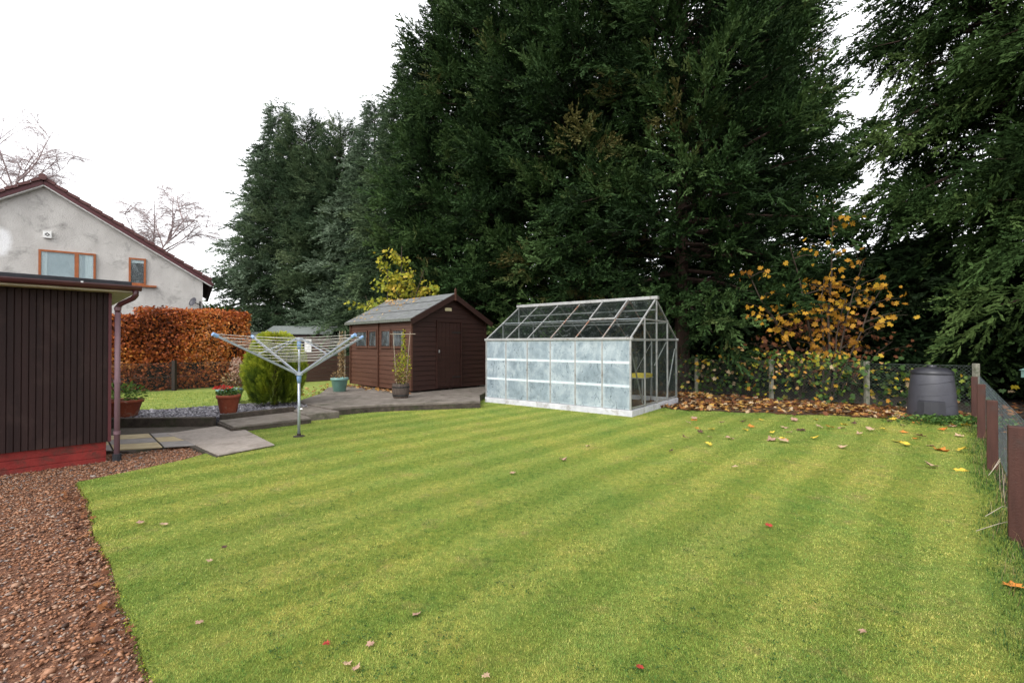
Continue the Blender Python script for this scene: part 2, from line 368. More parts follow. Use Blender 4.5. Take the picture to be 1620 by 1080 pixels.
    M['bark'] = mat_noise('conifer_bark', [(.3, (.022, .013, .009)), (.7, (.055, .034, .025))], 9, .95, .8, 18, stretch=(1, 1, .2), bdist=.03)
    M['stem'] = plain('sapling_stem', (.055, .038, .026), .8)
    M['birch'] = plain('birch_twig', (.34, .27, .265), .8)
    M['core'] = plain('hedge_twigs', (.035, .018, .012), .95)
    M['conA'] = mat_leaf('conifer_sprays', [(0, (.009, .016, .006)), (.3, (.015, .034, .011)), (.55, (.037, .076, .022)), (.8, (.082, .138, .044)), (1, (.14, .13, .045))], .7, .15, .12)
    M['conB'] = mat_leaf('hazed_bluish_conifer_sprays', [(0, (.04, .066, .040)), (.35, (.10, .15, .088)), (.65, (.175, .24, .155)), (1, (.26, .33, .23))], .6, .12, .2)  # bluish foliage, lightened: haze over the far trees put into the colour
    M['conC'] = mat_leaf('hazed_cypress_sprays', [(0, (.026, .050, .025)), (.35, (.062, .104, .052)), (.65, (.115, .168, .082)), (1, (.18, .235, .12))], .7, .15, .12)  # lightened as well, with the same haze painted into the greens
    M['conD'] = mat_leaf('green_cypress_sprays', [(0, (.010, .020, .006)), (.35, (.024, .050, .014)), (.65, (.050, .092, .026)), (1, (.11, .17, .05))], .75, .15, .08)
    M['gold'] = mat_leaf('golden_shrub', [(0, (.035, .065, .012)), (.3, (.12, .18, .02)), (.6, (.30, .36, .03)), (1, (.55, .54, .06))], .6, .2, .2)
    M['beech'] = mat_leaf('copper_leaves', [(0, (.10, .028, .012)), (.3, (.32, .075, .022)), (.6, (.54, .15, .034)), (.85, (.64, .27, .055)), (1, (.42, .20, .10))], .5, .25, .3)
    M['maple'] = mat_leaf('autumn_leaves', [(0, (.16, .055, .012)), (.3, (.33, .15, .018)), (.6, (.50, .27, .025)), (.85, (.55, .37, .04)), (1, (.30, .34, .05))], .6, .3, .2)
    M['maplegreen'] = mat_leaf('yellow_green_leaves', [(0, (.06, .10, .015)), (.4, (.20, .24, .025)), (.75, (.40, .36, .035)), (1, (.50, .32, .05))], .6, .3, .2)
    M['bramble'] = mat_leaf('bramble_leaves', [(0, (.015, .032, .010)), (.5, (.045, .095, .020)), (.72, (.12, .19, .030)), (.84, (.40, .34, .03)), (.93, (.48, .23, .03)), (1, (.50, .40, .25))], .6, .25, .2)
    M['litter'] = mat_leaf('fallen_leaves', [(0, (.07, .030, .018)), (.3, (.17, .065, .028)), (.55, (.31, .135, .040)), (.75, (.47, .28, .06)), (.88, (.42, .30, .17)), (1, (.50, .39, .26))], .7, .15, .2)
    M['green'] = mat_leaf('leafy_green', [(0, (.02, .05, .012)), (.5, (.06, .13, .025)), (1, (.18, .27, .06))], .6, .25, .2)
    M['dry'] = mat_leaf('dry_plant', [(0, (.10, .06, .03)), (.5, (.26, .17, .08)), (1, (.42, .33, .18))], .8, .2, .1)
    M['redflower'] = mat_leaf('red_petals', [(0, (.45, .02, .02)), (1, (.75, .06, .05))], .5, .2, .2)
    M['pinkflower'] = mat_leaf('faded_petals', [(0, (.40, .22, .16)), (1, (.62, .48, .38))], .7, .2, .1)
    M['paleblue'] = plain('pale_green_paint', (.16, .27, .24), .6)
    for k, c in (('tan', (.40, .27, .17)), ('orange', (.46, .17, .025)), ('yellow', (.55, .38, .04)), ('pink', (.33, .20, .14)), ('red', (.30, .035, .02)), ('dark', (.07, .035, .02))):
        M['leaf_' + k] = plain('leaf_' + k, c, .7, v=.3, scale=20)
build_mats()

# ---------------------------------------------------------------- leaf / spray templates
def t_oval(w=.5, bend=.15):
    v = np.array([(0, 0, 0), (.35, w/2, bend*.5), (.35, -w/2, bend*.5), (.35, 0, 0), (1, 0, -bend), (.75, w*.32, 0), (.75, -w*.32, 0)], float)
    f = np.array([(0, 3, 1), (0, 2, 3), (3, 5, 1), (3, 2, 6), (3, 4, 5), (3, 6, 4)]); return v, f
def t_maple(curl=.12, seed=0):
    r = np.random.default_rng(seed)
    a = np.radians([180, 215, 248, 268, 292, 315, 338, 360, 22, 45, 68, 92, 112, 145]); rad = np.array([.10, .46, .40, .66, .48, .80, .56, .97, .56, .80, .48, .66, .40, .46])*r.uniform(.86, 1.1, 14)
    v = [(0, 0, 0)] + [(.35+.62*k*np.cos(t), .62*k*np.sin(t), curl*(k*k)*r.uniform(-.5, 1.6)) for t, k in zip(a, rad)]
    n = len(a); f = [(0, 1+i, 1+(i+1) % n) for i in range(n)]
    v[0] = (.3, 0, 0); return np.array(v, float), np.array(f)
def t_spray(nb=15, seed=0, w=.048, droop=.3, sub=4):
    r = np.random.default_rng(seed); V = []; F = []
    def tri(p, d, L, ww, nrm=None):
        d = d/np.linalg.norm(d); s = np.cross(d, [0, 0, 1.]); s /= np.linalg.norm(s)+1e-6
        q = p+d*L; n = len(V); m = p+d*L*.45
        V.extend([p, m+s*ww, q, m-s*ww]); F.extend([(n, n+1, n+2), (n, n+2, n+3)])
    for k in range(nb):
        s = .06+.94*k/(nb-1); p = np.array([s, 0, -droop*s*s]); side = 1 if k % 2 else -1
        ang = math.radians(r.uniform(38, 62)*(1-.35*s))*side
        if k == nb-1: ang = 0
        L = (.46*(1-.72*s)+.07)*r.uniform(.75, 1.2)
        d = np.array([math.cos(ang), math.sin(ang), -droop*1.1*s+r.uniform(-.25, .1)])
        tri(p, d, L, w*.5)
        for j in range(sub):
            u = (j+.6)/sub; pp = p+d/np.linalg.norm(d)*L*u; pp[2] -= .12*u*u*L
            a2 = ang+math.radians(r.uniform(28, 50))*(1 if j % 2 else -1)
            dd = np.array([math.cos(a2), math.sin(a2), -droop*.9+r.uniform(-.3, .2)])
            tri(pp, dd, .15*(1-.4*u)*r.uniform(.8, 1.3)*(.6+L), w*.62)
    return np.array(V), np.array(F)
def t_plume(nb=15, seed=0, w=.05, droop=.12, flat=.5):
    """bushy shoot: side shoots all round the axis, uneven lengths"""
    r = np.random.default_rng(seed); V = []; F = []
    def kite(p, d, L, ww):
        d = d/np.linalg.norm(d); sd = np.cross(d, rand3()); sd /= np.linalg.norm(sd)+1e-6; n = len(V); m = p+d*L*.45
        V.extend([p, m+sd*ww, p+d*L, m-sd*ww]); F.extend([(n, n+1, n+2), (n, n+2, n+3)])
    def rand3(): return r.normal(0, 1, 3)
    for k in range(nb):
        s = r.uniform(0, 1)**.8 if k else 1.; p = np.array([s, 0, -droop*s*s]); ang = math.radians(r.uniform(22, 58))*(1-.3*s) if k else 0; rol = r.uniform(0, 6.28)
        d = np.array([math.cos(ang), math.sin(ang)*math.cos(rol), math.sin(ang)*math.sin(rol)*flat-droop*s]); L = (.50*(1-.65*s)+.06)*r.uniform(.5, 1.3)
        kite(p, d, L, w*.5)
        for j in range(5):
            u = r.uniform(.1, 1); q = p+d/np.linalg.norm(d)*L*u; dd = d+r.normal(0, .42, 3)*np.array([.6, 1, .7]); kite(q, dd, r.uniform(.07, .16)*(.6+L), w*.58)
    return np.array(V), np.array(F)
SPR = [t_plume(14, i) for i in range(4)]
SPR_D = [t_plume(14, 10+i, .055, .42, .3) for i in range(4)]          # drooping
MAPLE = [t_maple(.15, i) for i in range(4)]
OVAL = t_oval()

# ---------------------------------------------------------------- ground
def sheet(name, poly, z, thick, mat, label=None, jitter=None):
    o = MB().prism(poly, z-thick, z).build(name, mat); o['kind'] = 'structure'
    return o
def inpoly(x, y, poly):
    c = np.zeros(len(x), bool); j = len(poly)-1
    for i in range(len(poly)):
        xi, yi = poly[i]; xj, yj = poly[j]
        c ^= ((yi > y) != (yj > y)) & (x < (xj-xi)*(y-yi)/(yj-yi+1e-12)+xi); j = i
    return c
MB().add([(-300, -300, -.08), (300, -300, -.08), (300, 300, -.08), (-300, 300, -.08)], [(0, 1, 2, 3)]).build('ground', M['earth'])['kind'] = 'structure'
def F(t, o=0): return (8.1-.722*t+.692*o, 10.4+.692*t+.722*o)        # back fence line
def G(s, o=0): return (3.62+.692*s+.722*o, 3.27+.722*s-.692*o)       # right fence line
left_edge = []
EP = [(-4.44, 4.645), (-3.80, 4.09), (-3.24, 3.54), (-2.255, 2.62), (-1.76, 2.17), (-1.465, 1.884), (-.7, 1.2), (.4, .2), (1.6, -1.0)]
for (xa, ya), (xb, yb) in zip(EP[:-1], EP[1:]):
    for q in range(8):
        k = q/8; j = (vnoise(np.array([(xa+(xb-xa)*k)*9]), np.array([0.]), 3)[0]-.5)*.028
        left_edge.append((xa+(xb-xa)*k+j, ya+(yb-ya)*k+j))
lawn_poly = left_edge + [(1.62, -1.0), G(-2.3), G(8.2), F(5), F(12), (-1, 13), (-4.6, 9.2), (-4.4, 7.2), (-3.9, 6.2), (-4.0, 5.55), (-4.2, 5.1)]
sheet('lawn', lawn_poly, 0, .06, M['lawn'])
gravel_poly = [(-9, 2), (-5, -3), (2.5, -3), (2.2, -1.5), (-4.2, 4.9), (-3.6, 5.9), (-4.5, 6.8), (-5.2, 6.3), (-6.5, 6)]
sheet('gravel', gravel_poly, -.035, .03, M['gravelbase'])
# raised ground on the left (far lawn) and patio
farlawn_poly = [(-6.9, 9.1), (-5.3, 10.3), (-4.7, 10.4), (-5.1, 12.0), (-4.0, 19.5), (-7.2, 16.8), (-13, 10.6), (-9.0, 6.9)]
sheet('far_lawn', farlawn_poly, .10, .14, M['farlawn'])
slate_poly = [(-9.0, 7.2), (-6.9, 7.78), (-5.15, 7.95), (-4.2, 9.35), (-4.6, 10.2), (-5.3, 10.15), (-6.85, 9.0), (-8.8, 8.6)]
sheet('slate_bed', slate_poly, .112, .15, M['slatebase'])
patio_poly = [(-.70, 10.1), (-2.5, 9.62), (-3.0, 9.42), (-3.55, 8.95), (-4.75, 10.0), (-4.9, 11.6), (-5.4, 13.4), (-1.2, 16.8), (-.3, 14.5), (-.80, 11.3)]
o = MB().prism(patio_poly, -.05, .15).build('patio', M['concrete'], bevel=.012); o['kind'] = 'structure'
o = MB().prism([(-5.05, 7.85), (-4.46, 7.28), (-3.60, 8.15), (-4.25, 8.85)], -.04, .10).build('lower_step', M['concrete'], bevel=.012); o['kind'] = 'structure'
o = MB().prism([(-4.245, 8.86), (-3.75, 8.33), (-3.30, 8.72), (-3.56, 8.93), (-4.5, 9.76)], -.04, .127).build('upper_step', M['concrete'], bevel=.012); o['kind'] = 'structure'
def kerb(pts, w, z0, z1, name='kerb'):
    mb = MB()
    for a, b in zip(pts[:-1], pts[1:]):
        mb.bar((a[0], a[1], (z0+z1)/2), (b[0], b[1], (z0+z1)/2), w, z1-z0)
    o = mb.build(name, M['kerb'], bevel=.008); o['kind'] = 'structure'; return o
kerb([(-.70, 10.085), (-2.5, 9.605), (-3.0, 9.405), (-3.555, 8.93)], .03, -.05, .11, 'patio_riser'); kerb([(-3.57, 8.93), (-4.75, 9.98)], .03, -.05, .11, 'patio_riser')
kerb([(-5.05, 7.83), (-4.46, 7.265), (-3.59, 8.13)], .03, -.05, .07, 'step_riser')
kerb([(-9.0, 7.20), (-6.9, 7.72), (-5.12, 7.84)], .12, -.04, .155)
kerb([(-5.07, 7.93), (-4.28, 8.93)], .11, -.02, .185, 'step_kerb')
kerb([(-8.8, 8.62), (-6.85, 9.02), (-5.35, 10.2)], .06, .03, .125, 'lawn_edging')
# path: flags + concrete slab
sheet('path', [(-7.2, 5.95), (-5.0, 5.95), (-4.62, 6.42), (-3.67, 5.655), (-3.32, 6.26), (-4.33, 7.32), (-5.1, 7.82), (-9, 7.2)], .010, .07, M['kerb'])
mb = MB().prism([(-4.63, 6.50), (-3.66, 5.68), (-3.27, 6.28), (-4.30, 7.36), (-5.00, 7.70), (-5.35, 7.05)], .0105, .026); o = mb.build('path_slab', M['slab'], bevel=.005); o['kind'] = 'structure'
fl = {'slabg': MB(), 'slaby': MB()}
k = 0
for i in range(6):
    for j in range(3):
        # rows run from the garage end toward the slab
        u = Vector((.80, .60, 0)); vv = Vector((-.62, .62, 0))
        p = Vector((-5.22, 5.98, 0)) + vv*(.50*j)*1.0 + Vector((-.52, -.18, 0))*(i-1)
        a = p; b = p+Vector((.50, .17, 0)); c = b+vv*.48; d = a+vv*.48
        if a.x < -8: continue
        fl['slaby' if (i+j) % 2 else 'slabg'].prism([(q.x, q.y) for q in (a, b, c, d)], .0108, .0225)
for kk, mb in fl.items():
    o = mb.build('paving_flags', M[kk]); o['kind'] = 'structure'
# leaf bed soil at the back of the lawn
bed = [(2.9, 12.5), (3.4, 10.6), (3.45, 9.85), (3.9, 9.6), (4.3, 9.62), (4.7, 9.35), (5.2, 9.38), (5.7, 9.05), (6.2, 9.1), (6.8, 8.75), (7.25, 8.62), (7.5, 8.3), (8.2, 7.95), (8.35, 8.0), G(8.2), F(4), F(8)]
sheet('soil_bed', bed, .012, .03, M['soil'])

# gravel stones (one uncountable mass)
def t_stone(seed):
    r = np.random.default_rng(seed)
    v = np.array([(1, 0, 0), (-1, 0, 0), (0, 1, 0), (0, -1, 0), (0, 0, 1), (0, 0, -1)], float)*.5; v += r.uniform(-.16, .16, v.shape)
    return v, np.array([(0, 2, 4), (2, 1, 4), (1, 3, 4), (3, 0, 4), (2, 0, 5), (1, 2, 5), (3, 1, 5), (0, 3, 5)])
def fill(poly, n, bx):
    x = rng.uniform(bx[0], bx[1], n); y = rng.uniform(bx[2], bx[3], n); m = inpoly(x, y, poly); return x[m], y[m]
parts = []
for s in range(6):
    x, y = fill(gravel_poly, 24000, (-7.5, -.2, .3, 7)); d = np.hypot(x, y)
    m = ~inpoly(x, y, lawn_poly) & (d > .8); x, y = x[m], y[m]; n = len(x)
    sz = rng.uniform(.012, .033, n)*np.where(rng.random(n) < .05, 1.7, 1)
    parts.append(scatter_data(t_stone(s), np.stack([x, y, -.035+rng.uniform(0, .016, n)], 1), rand_dirs(n, -.25, .25), rand_dirs(n, .8, 1),
                 np.stack([sz, sz*rng.uniform(.55, .9, n), sz*rng.uniform(.3, .55, n)], 1), rng.random(n)))
Vv, Ff, Tt = merge(parts); o = np_obj('gravel_stones', Vv, Ff, M['stone'], tint=Tt)
tag(o, 'loose reddish brown gravel beside the lawn and along the brown garage wall', 'gravel', kind='stuff')
parts = []
for s in range(4):
    x, y = fill(slate_poly, 5200, (-9, -4, 7, 10.4)); n = len(x)
    sz = rng.uniform(.03, .085, n)
    parts.append(scatter_data(t_stone(20+s), np.stack([x, y, .115+rng.uniform(0, .02, n)], 1), rand_dirs(n, -.3, .3), rand_dirs(n, .75, 1),
                 np.stack([sz, sz*rng.uniform(.5, .8, n), sz*.22], 1), rng.random(n)))
Vv, Ff, Tt = merge(parts); o = np_obj('slate_chippings', Vv, Ff, M['slate'], tint=Tt)
tag(o, 'grey slate chippings filling the bed behind the low concrete kerb', 'slate chippings', kind='stuff')

# grass blades: density falls with distance, kept short
def blades(name, label, poly, n, dist_pow, hgt, wid, z=0, bx=(-4.6, 10, .9, 13), mat=None, lean=.75):
    u = rng.random(n); d = .9*(12.5/.9)**(u**dist_pow)
    a = rng.uniform(-1.0, 1.0, n); x = d*np.tan(a*R(50)); y = d
    m = inpoly(x, y, poly); x, y = x[m], y[m]; n = len(x)
    dens = vnoise(x*3.3, y*3.3, 5); keep = rng.random(n) < .55+.7*dens; x, y = x[keep], y[keep]; n = len(x)
    d = np.hypot(x, y); h = hgt*rng.uniform(.5, 1.3, n)*(1+.05*d); wd = wid*(1+.30*d)*rng.uniform(.7, 1.3, n)
    az = rng.uniform(0, 2*np.pi, n); ln = rng.uniform(.2, lean+.4, n)
    base = np.stack([x, y, np.full(n, z-.004)], 1); side = np.stack([np.cos(az+np.pi/2), np.sin(az+np.pi/2), np.zeros(n)], 1)*wd[:, None]/2
    tip = base+np.stack([np.cos(az)*ln*h, np.sin(az)*ln*h, h], 1)
    Vv = np.stack([base-side, base+side, tip], 1).reshape(-1, 3); Ff = np.arange(3*n).reshape(-1, 3)
    patch = vnoise(x*1.7, y*1.7, 8)
    tint = np.clip(rng.random(n)*.8+.2*patch, 0, 1)
    o = np_obj(name, Vv, Ff, mat or M['blade'], tint=np.repeat(tint, 3)); tag(o, label, 'grass', kind='stuff'); return o
blades('grass', 'short striped mown grass covering the open lawn', lawn_poly, 900000, .95, .0105, .0030)

blades('far_grass', 'short grass of the small upper lawn in front of the beech hedge', farlawn_poly, 330000, .35, .014, .0030, z=.10, bx=None)
# mossy ragged turf edge and broad-leaf weeds on the lawn
n = 6000; k = rng.random(n); le = np.array(left_edge); idx = k*(len(le)-1); i0 = idx.astype(int).clip(0, len(le)-2); fr = idx-i0
p = le[i0]*(1-fr[:, None])+le[i0+1]*fr[:, None]
off = rng.uniform(-.02, .03, n); p = p+np.stack([off*.69, off*.72], 1)
X = rand_dirs(n, -.3, .8); X[:, 0] -= .3; X[:, 1] -= .3
o = np_obj('turf_edge', *scatter_data(OVAL, np.stack([p[:, 0], p[:, 1], rng.uniform(-.035, .006, n)], 1), X, rand_dirs(n, .3, 1), rng.uniform(.005, .012, n), rng.random(n)*.75)[:2], M['gold'], tint=np.repeat(rng.random(n)**1.6*.8, 7))
tag(o, 'mossy ragged edge of the turf where the lawn meets the gravel', 'turf edge', kind='stuff')
n = 5200; d = 1.2*(9/1.2)**(rng.random(n)); x = d*np.tan(rng.uniform(-1, 1, n)*R(48)); y = d
m = inpoly(x, y, lawn_poly) & (vnoise(x*2.2, y*2.2, 12) > .5); x, y = x[m], y[m]; n = len(x)
rep = 5; x = np.repeat(x, rep)+rng.normal(0, .012, n*rep); y = np.repeat(y, rep)+rng.normal(0, .012, n*rep); N = len(x)
a, b, c = scatter_data(OVAL, np.stack([x, y, rng.uniform(.003, .010, N)], 1), rand_dirs(N, -.1, .5), rand_dirs(N, .6, 1), rng.uniform(.006, .014, N), rng.random(N)*.7)
o = np_obj('clover', a, b, M['green'], tint=c); tag(o, 'dark green clover and weeds dotted through the mown lawn', 'clover', kind='stuff')

# ---------------------------------------------------------------- garage on the left
GX, GY = -4.93, 5.57
gar = empty('garage', (GX, GY, 0), R(FA)); tag(gar, 'dark brown clad flat roofed garage with a red plinth, at the left edge', 'garage')
mb = MB(); bw = .056; n = int(5.0/bw)
prof = []
for i in range(n):                                                # vertical boards with V grooves, facing -X
    y0 = i*bw; prof += [(0.009, y0), (0, y0+.007), (0, y0+bw-.004), (.009, y0+bw)]
Vb = [(x, y, z) for z in (.22, 2.03) for x, y in prof]; m_ = len(prof)
mb.add(Vb, [(i, i+1, m_+i+1, m_+i) for i in range(m_-1)]); mb.box((.014, 0, .22), (3.2, n*bw, 2.03)); mb.build('cladding', M['garage'], gar)
mb = MB()
for r in range(3): mb.box((.035, .02, -.06+r*.094), (3.1, 5.0, -.06+r*.094+.088))
mb.box((.045, .03, -.06), (3.09, 4.98, .222)); mb.build('plinth', M['redbrick'], gar)
MB().bar((-.006, -.006, .22), (-.006, -.006, 2.03), .03).build('corner_trim', M['barge'], gar)
MB().box((-.22, -.23, 2.035), (3.4, 5.2, 2.055)).build('soffit', M['soffit'], gar)
MB().box((-.20, -.19, 2.056), (3.4, 5.2, 2.17)).build('roof', M['felt'], gar, bevel=.01)
mb = MB(); sec = []
for k in range(9):
    t = math.pi+math.pi*k/8; sec.append((-.255+.05*math.cos(t), 2.105+.05*math.sin(t)))
for y0, y1 in ((-.27, 5.2),):
    mb.add([(x, y, z) for y in (y0, y1) for x, z in sec], [(i, i+1, 9+i+1, 9+i) for i in range(8)] + [tuple(range(9))])
mb.bar((-.306, -.27, 2.107), (-.306, 5.2, 2.107), .012)
gt = mb.build('gutter', M['gutter'], gar, smooth=False)
gt.modifiers.new('solid', 'SOLIDIFY').thickness = .004
for y in (.25, 1.05, 1.9, 2.7): MB().box((-.315, y, 2.105), (-.20, y+.02, 2.122)).build('gutter_clip', M['clip'], gar)
mb = MB().tube([(-.255, -.22, 2.07), (-.255, -.22, 2.0), (-.22, -.20, 1.965), (-.05, -.10, 1.90), (-.03, -.075, 1.86), (-.03, -.075, 1.80)], .030, 10); mb.build('pipe_bend', M['gutter'], gar, smooth=True)
mb = MB().tube([(-.03, -.075, 1.84), (-.03, -.075, .02)], .029, 12); dp = mb.build('downpipe', M['pipe'], gar, smooth=True)
for z in (1.84, .95, .32):
    MB().tube([(-.03, -.075, z-.02), (-.03, -.075, z+.02)], .035, 12).build('pipe_bracket', M['pipe'], dp)
MB().tube([(-.03, -.075, .06), (-.03, -.075, -.03)], .045, 12).build('drain_shoe', M['felt'], gar)

# ---------------------------------------------------------------- house beyond the hedge
TH = 55
hd = Vector((math.sin(R(TH)), math.cos(R(TH)), 0))
hx, hy = -13.6, 20.0
house = empty('house', (hx, hy, 0), math.atan2(hd.y, hd.x)); tag(house, 'pale roughcast house gable with a brown verge and orange brown windows, behind the beech hedge', 'house')
# local x runs along the gable to the right, gable spans x -9.9..0; gable faces -y
AP, EV, HW = 7.45, 4.25, 4.95
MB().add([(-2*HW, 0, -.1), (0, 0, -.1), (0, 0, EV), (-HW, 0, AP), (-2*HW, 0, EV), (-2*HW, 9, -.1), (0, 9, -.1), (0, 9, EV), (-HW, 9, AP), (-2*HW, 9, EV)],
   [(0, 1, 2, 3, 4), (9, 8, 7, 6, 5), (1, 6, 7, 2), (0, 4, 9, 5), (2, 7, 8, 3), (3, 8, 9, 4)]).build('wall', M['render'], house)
sl_ = (AP-EV)/HW
def slope(x): return AP-sl_*abs(x+HW)
mb = MB()
for sgn in (1, -1):
    x1 = -HW+sgn*(HW+.32)
    a0, a1 = (-HW, slope(-HW)+.10), (x1, slope(x1)+.10)
    mb.add([(a0[0], -.22, a0[1]), (a1[0], -.22, a1[1]), (a1[0], 9.2, a1[1]), (a0[0], 9.2, a0[1]), (a0[0], -.22, a0[1]+.09), (a1[0], -.22, a1[1]+.09), (a1[0], 9.2, a1[1]+.09), (a0[0], 9.2, a0[1]+.09)],
        [(0, 1, 2, 3), (4, 7, 6, 5), (0, 4, 5, 1), (1, 5, 6, 2), (2, 6, 7, 3), (3, 7, 4, 0)])
roof = mb.build('roof', M['tile'], house)
mb = MB()
for sgn in (1, -1):
    for i in range(16):                                          # verge caps, one per tile course
        x0 = -HW+sgn*(HW+.32)*i/16; x1 = -HW+sgn*(HW+.32)*(i+1)/16
        mb.bar((x0, -.235, slope(x0)+.17), (x1, -.235, slope(x1)+.215), .10, .10)
mb.build('verge', M['tile'], roof)
MB().tube([(-HW, -.32, AP+.20), (-HW, 9.2, AP+.20)], .12, 10).build('ridge_tiles', M['tile'], roof)
mb = MB(); mw = MB()
for sgn in (1, -1):
    x1 = -HW+sgn*(HW+.31)
    mb.bar((-HW, -.20, AP+.02), (x1, -.20, slope(x1)+.02), .05, .13)
    mw.bar((-HW, -.10, AP-.075), (x1, -.10, slope(x1)-.075), .19, .045)
mb.build('bargeboard', M['barge'], house); mw.build('soffit', M['white'], house)
MB().tube([(.33, -.2, slope(.3)), (.33, 9, slope(.3))], .07, 8).build('gutter', M['barge'], house)
def hwin(x0, x1, z0, z1, mull, dark, sill):
    e = MB(); f = .07
    e.box((x0, -.06, z0), (x0+f, -.004, z1)); e.box((x1-f, -.06, z0), (x1, -.004, z1)); e.box((x0+f, -.06, z1-f), (x1-f, -.004, z1)); e.box((x0+f, -.06, z0), (x1-f, -.004, z0+f))
    if mull: e.box((mull-.06, -.062, z0+f), (mull+.06, -.004, z1-f))
    w_ = e.build('window', M['oak'], house)
    MB().box((x0+f, -.012, z0+f), (x1-f, -.003, z1-f)).build('window_backing', M['windark' if dark else 'winback'], w_)
    if not dark:
        for c0, c1 in ((x0+f, x0+f+.16), (mull+.06, mull+.13), (x1-f-.24, x1-f)):
            MB().box((c0, -.020, z0+f), (c1, -.0125, z1-f)).build('curtain', M['curtain'], w_)
        MB().box((x0+1.1, -.022, z0+f), (x0+1.45, -.014, z0+f+.08)).build('ornament', M['white'], w_)
    else:
        MB().box((x0+f, -.020, z1-f-.13), (x1-f, -.0125, z1-f)).build('curtain', M['curtain'], w_)
    MB().box((x0+f, -.045, z0+f), (x1-f, -.041, z1-f)).build('pane', M['glass'], w_)
    if sill: MB().box((x0-.05, -.13, z0-.08), (x1+.35, .0, z0-.004)).build('sill', M['oak'], w_)
WINS = [(-5.1, -3.50, 3.42, 4.98, -4.05, False, False), (-2.50, -1.95, 3.86, 4.95, None, True, True)]
for a in WINS: hwin(*a)
al = MB().box((-4.98, -.09, 5.42), (-4.74, -.003, 5.68)).build('alarm_box', M['white'], house, bevel=.01)
MB().add([(-4.94, -.093, 5.55), (-4.86, -.093, 5.48), (-4.78, -.093, 5.55), (-4.86, -.093, 5.62), (-4.90, -.0935, 5.55), (-4.86, -.0935, 5.52), (-4.82, -.0935, 5.55), (-4.86, -.0935, 5.58)],
     [(0, 1, 5, 4), (1, 2, 6, 5), (2, 3, 7, 6), (3, 0, 4, 7)]).build('diamond_mark', M['iron'], al)
dish = MB().lathe([(.0, 0), (.07, .006), (.14, .025), (.20, .055)], 20)
d_ = dish.build('satellite_dish', M['bin'], house, smooth=True, loc=(-.32, -.35, 3.22)); d_.rotation_euler = (R(70), 0, R(-55))
d_.modifiers.new('solid', 'SOLIDIFY').thickness = .01
MB().bar((-.30, -.33, 3.2), (-.1, 0, 3.15), .03).bar((-.1, 0, 2.9), (-.1, -.02, 3.3), .04).build('dish_bracket', M['iron'], house)

# ---------------------------------------------------------------- shed
SH = empty('garden_shed', (-2.59, 11.8, .20), R(FA)); tag(SH, 'brown timber garden shed with grey felt pitched roof and plank door, left of the greenhouse', 'shed')
SL, SW, SE, SR = 3.3, 2.57, 1.90, 2.58
mb = MB(); n = 15; bh = SE/n
for i in range(n):
    z0 = i*bh; z1 = z0+bh-.004
    mb.add([(0, .016, z0), (0, .002, z1), (0, -.03, z1), (0, -.03, z0), (SL, .016, z0), (SL, .002, z1), (SL, -.03, z1), (SL, -.03, z0)],
           [(0, 4, 5, 1), (1, 5, 6, 2), (0, 3, 7, 4), (0, 1, 2, 3), (4, 7, 6, 5)])
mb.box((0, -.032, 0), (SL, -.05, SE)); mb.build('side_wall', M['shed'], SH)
def gz(y): return SR-(SR-SE)*abs(y+SW/2)/(SW/2)
mb = MB(); nn = 20; bh2 = SR/nn
for x, sx in ((0, 1), (SL, -1)):
    for i in range(nn):
        z0 = i*bh2; z1 = z0+bh2-.004
        if z1 <= SE: ya, yb = 0, -SW
        else:
            hwid = (SR-z1)/(SR-SE)*SW/2; ya, yb = -SW/2+hwid, -SW/2-hwid
        if ya-yb < .05: continue
        mb.add([(x-.014*sx, ya, z0), (x-.002*sx, ya, z1), (x+.03*sx, ya, z1), (x+.03*sx, ya, z0), (x-.014*sx, yb, z0), (x-.002*sx, yb, z1), (x+.03*sx, yb, z1), (x+.03*sx, yb, z0)],
           [(0, 4, 5, 1), (1, 5, 6, 2), (0, 3, 7, 4), (0, 1, 2, 3), (4, 7, 6, 5)])
    mb.add([(x+.04*sx, 0, 0), (x+.04*sx, -SW, 0), (x+.04*sx, -SW, SE), (x+.04*sx, -SW/2, SR), (x+.04*sx, 0, SE)], [(0, 1, 2, 3, 4)])
mb.box((.05, -SW, 0), (SL-.05, -SW+.03, SE)); mb.build('gable_wall', M['shedendshade'], SH)
MB().box((.03, -SW+.03, .01), (SL-.03, -.05, .05)).build('floor', M['darkwood'], SH)
for x in (.0, SL): MB().bar((x, .02, 0), (x, .02, SE), .05).build('corner_post', M['shed'], SH)
MB().bar((SL*.50, .028, -.10), (SL*.50, .028, SE), .055, .04).build('joint_batten', M['shed'], SH)
MB().bar((-.02, -SW, 0), (-.02, -SW, SE), .05).build('corner_post', M['shedendshade'], SH)
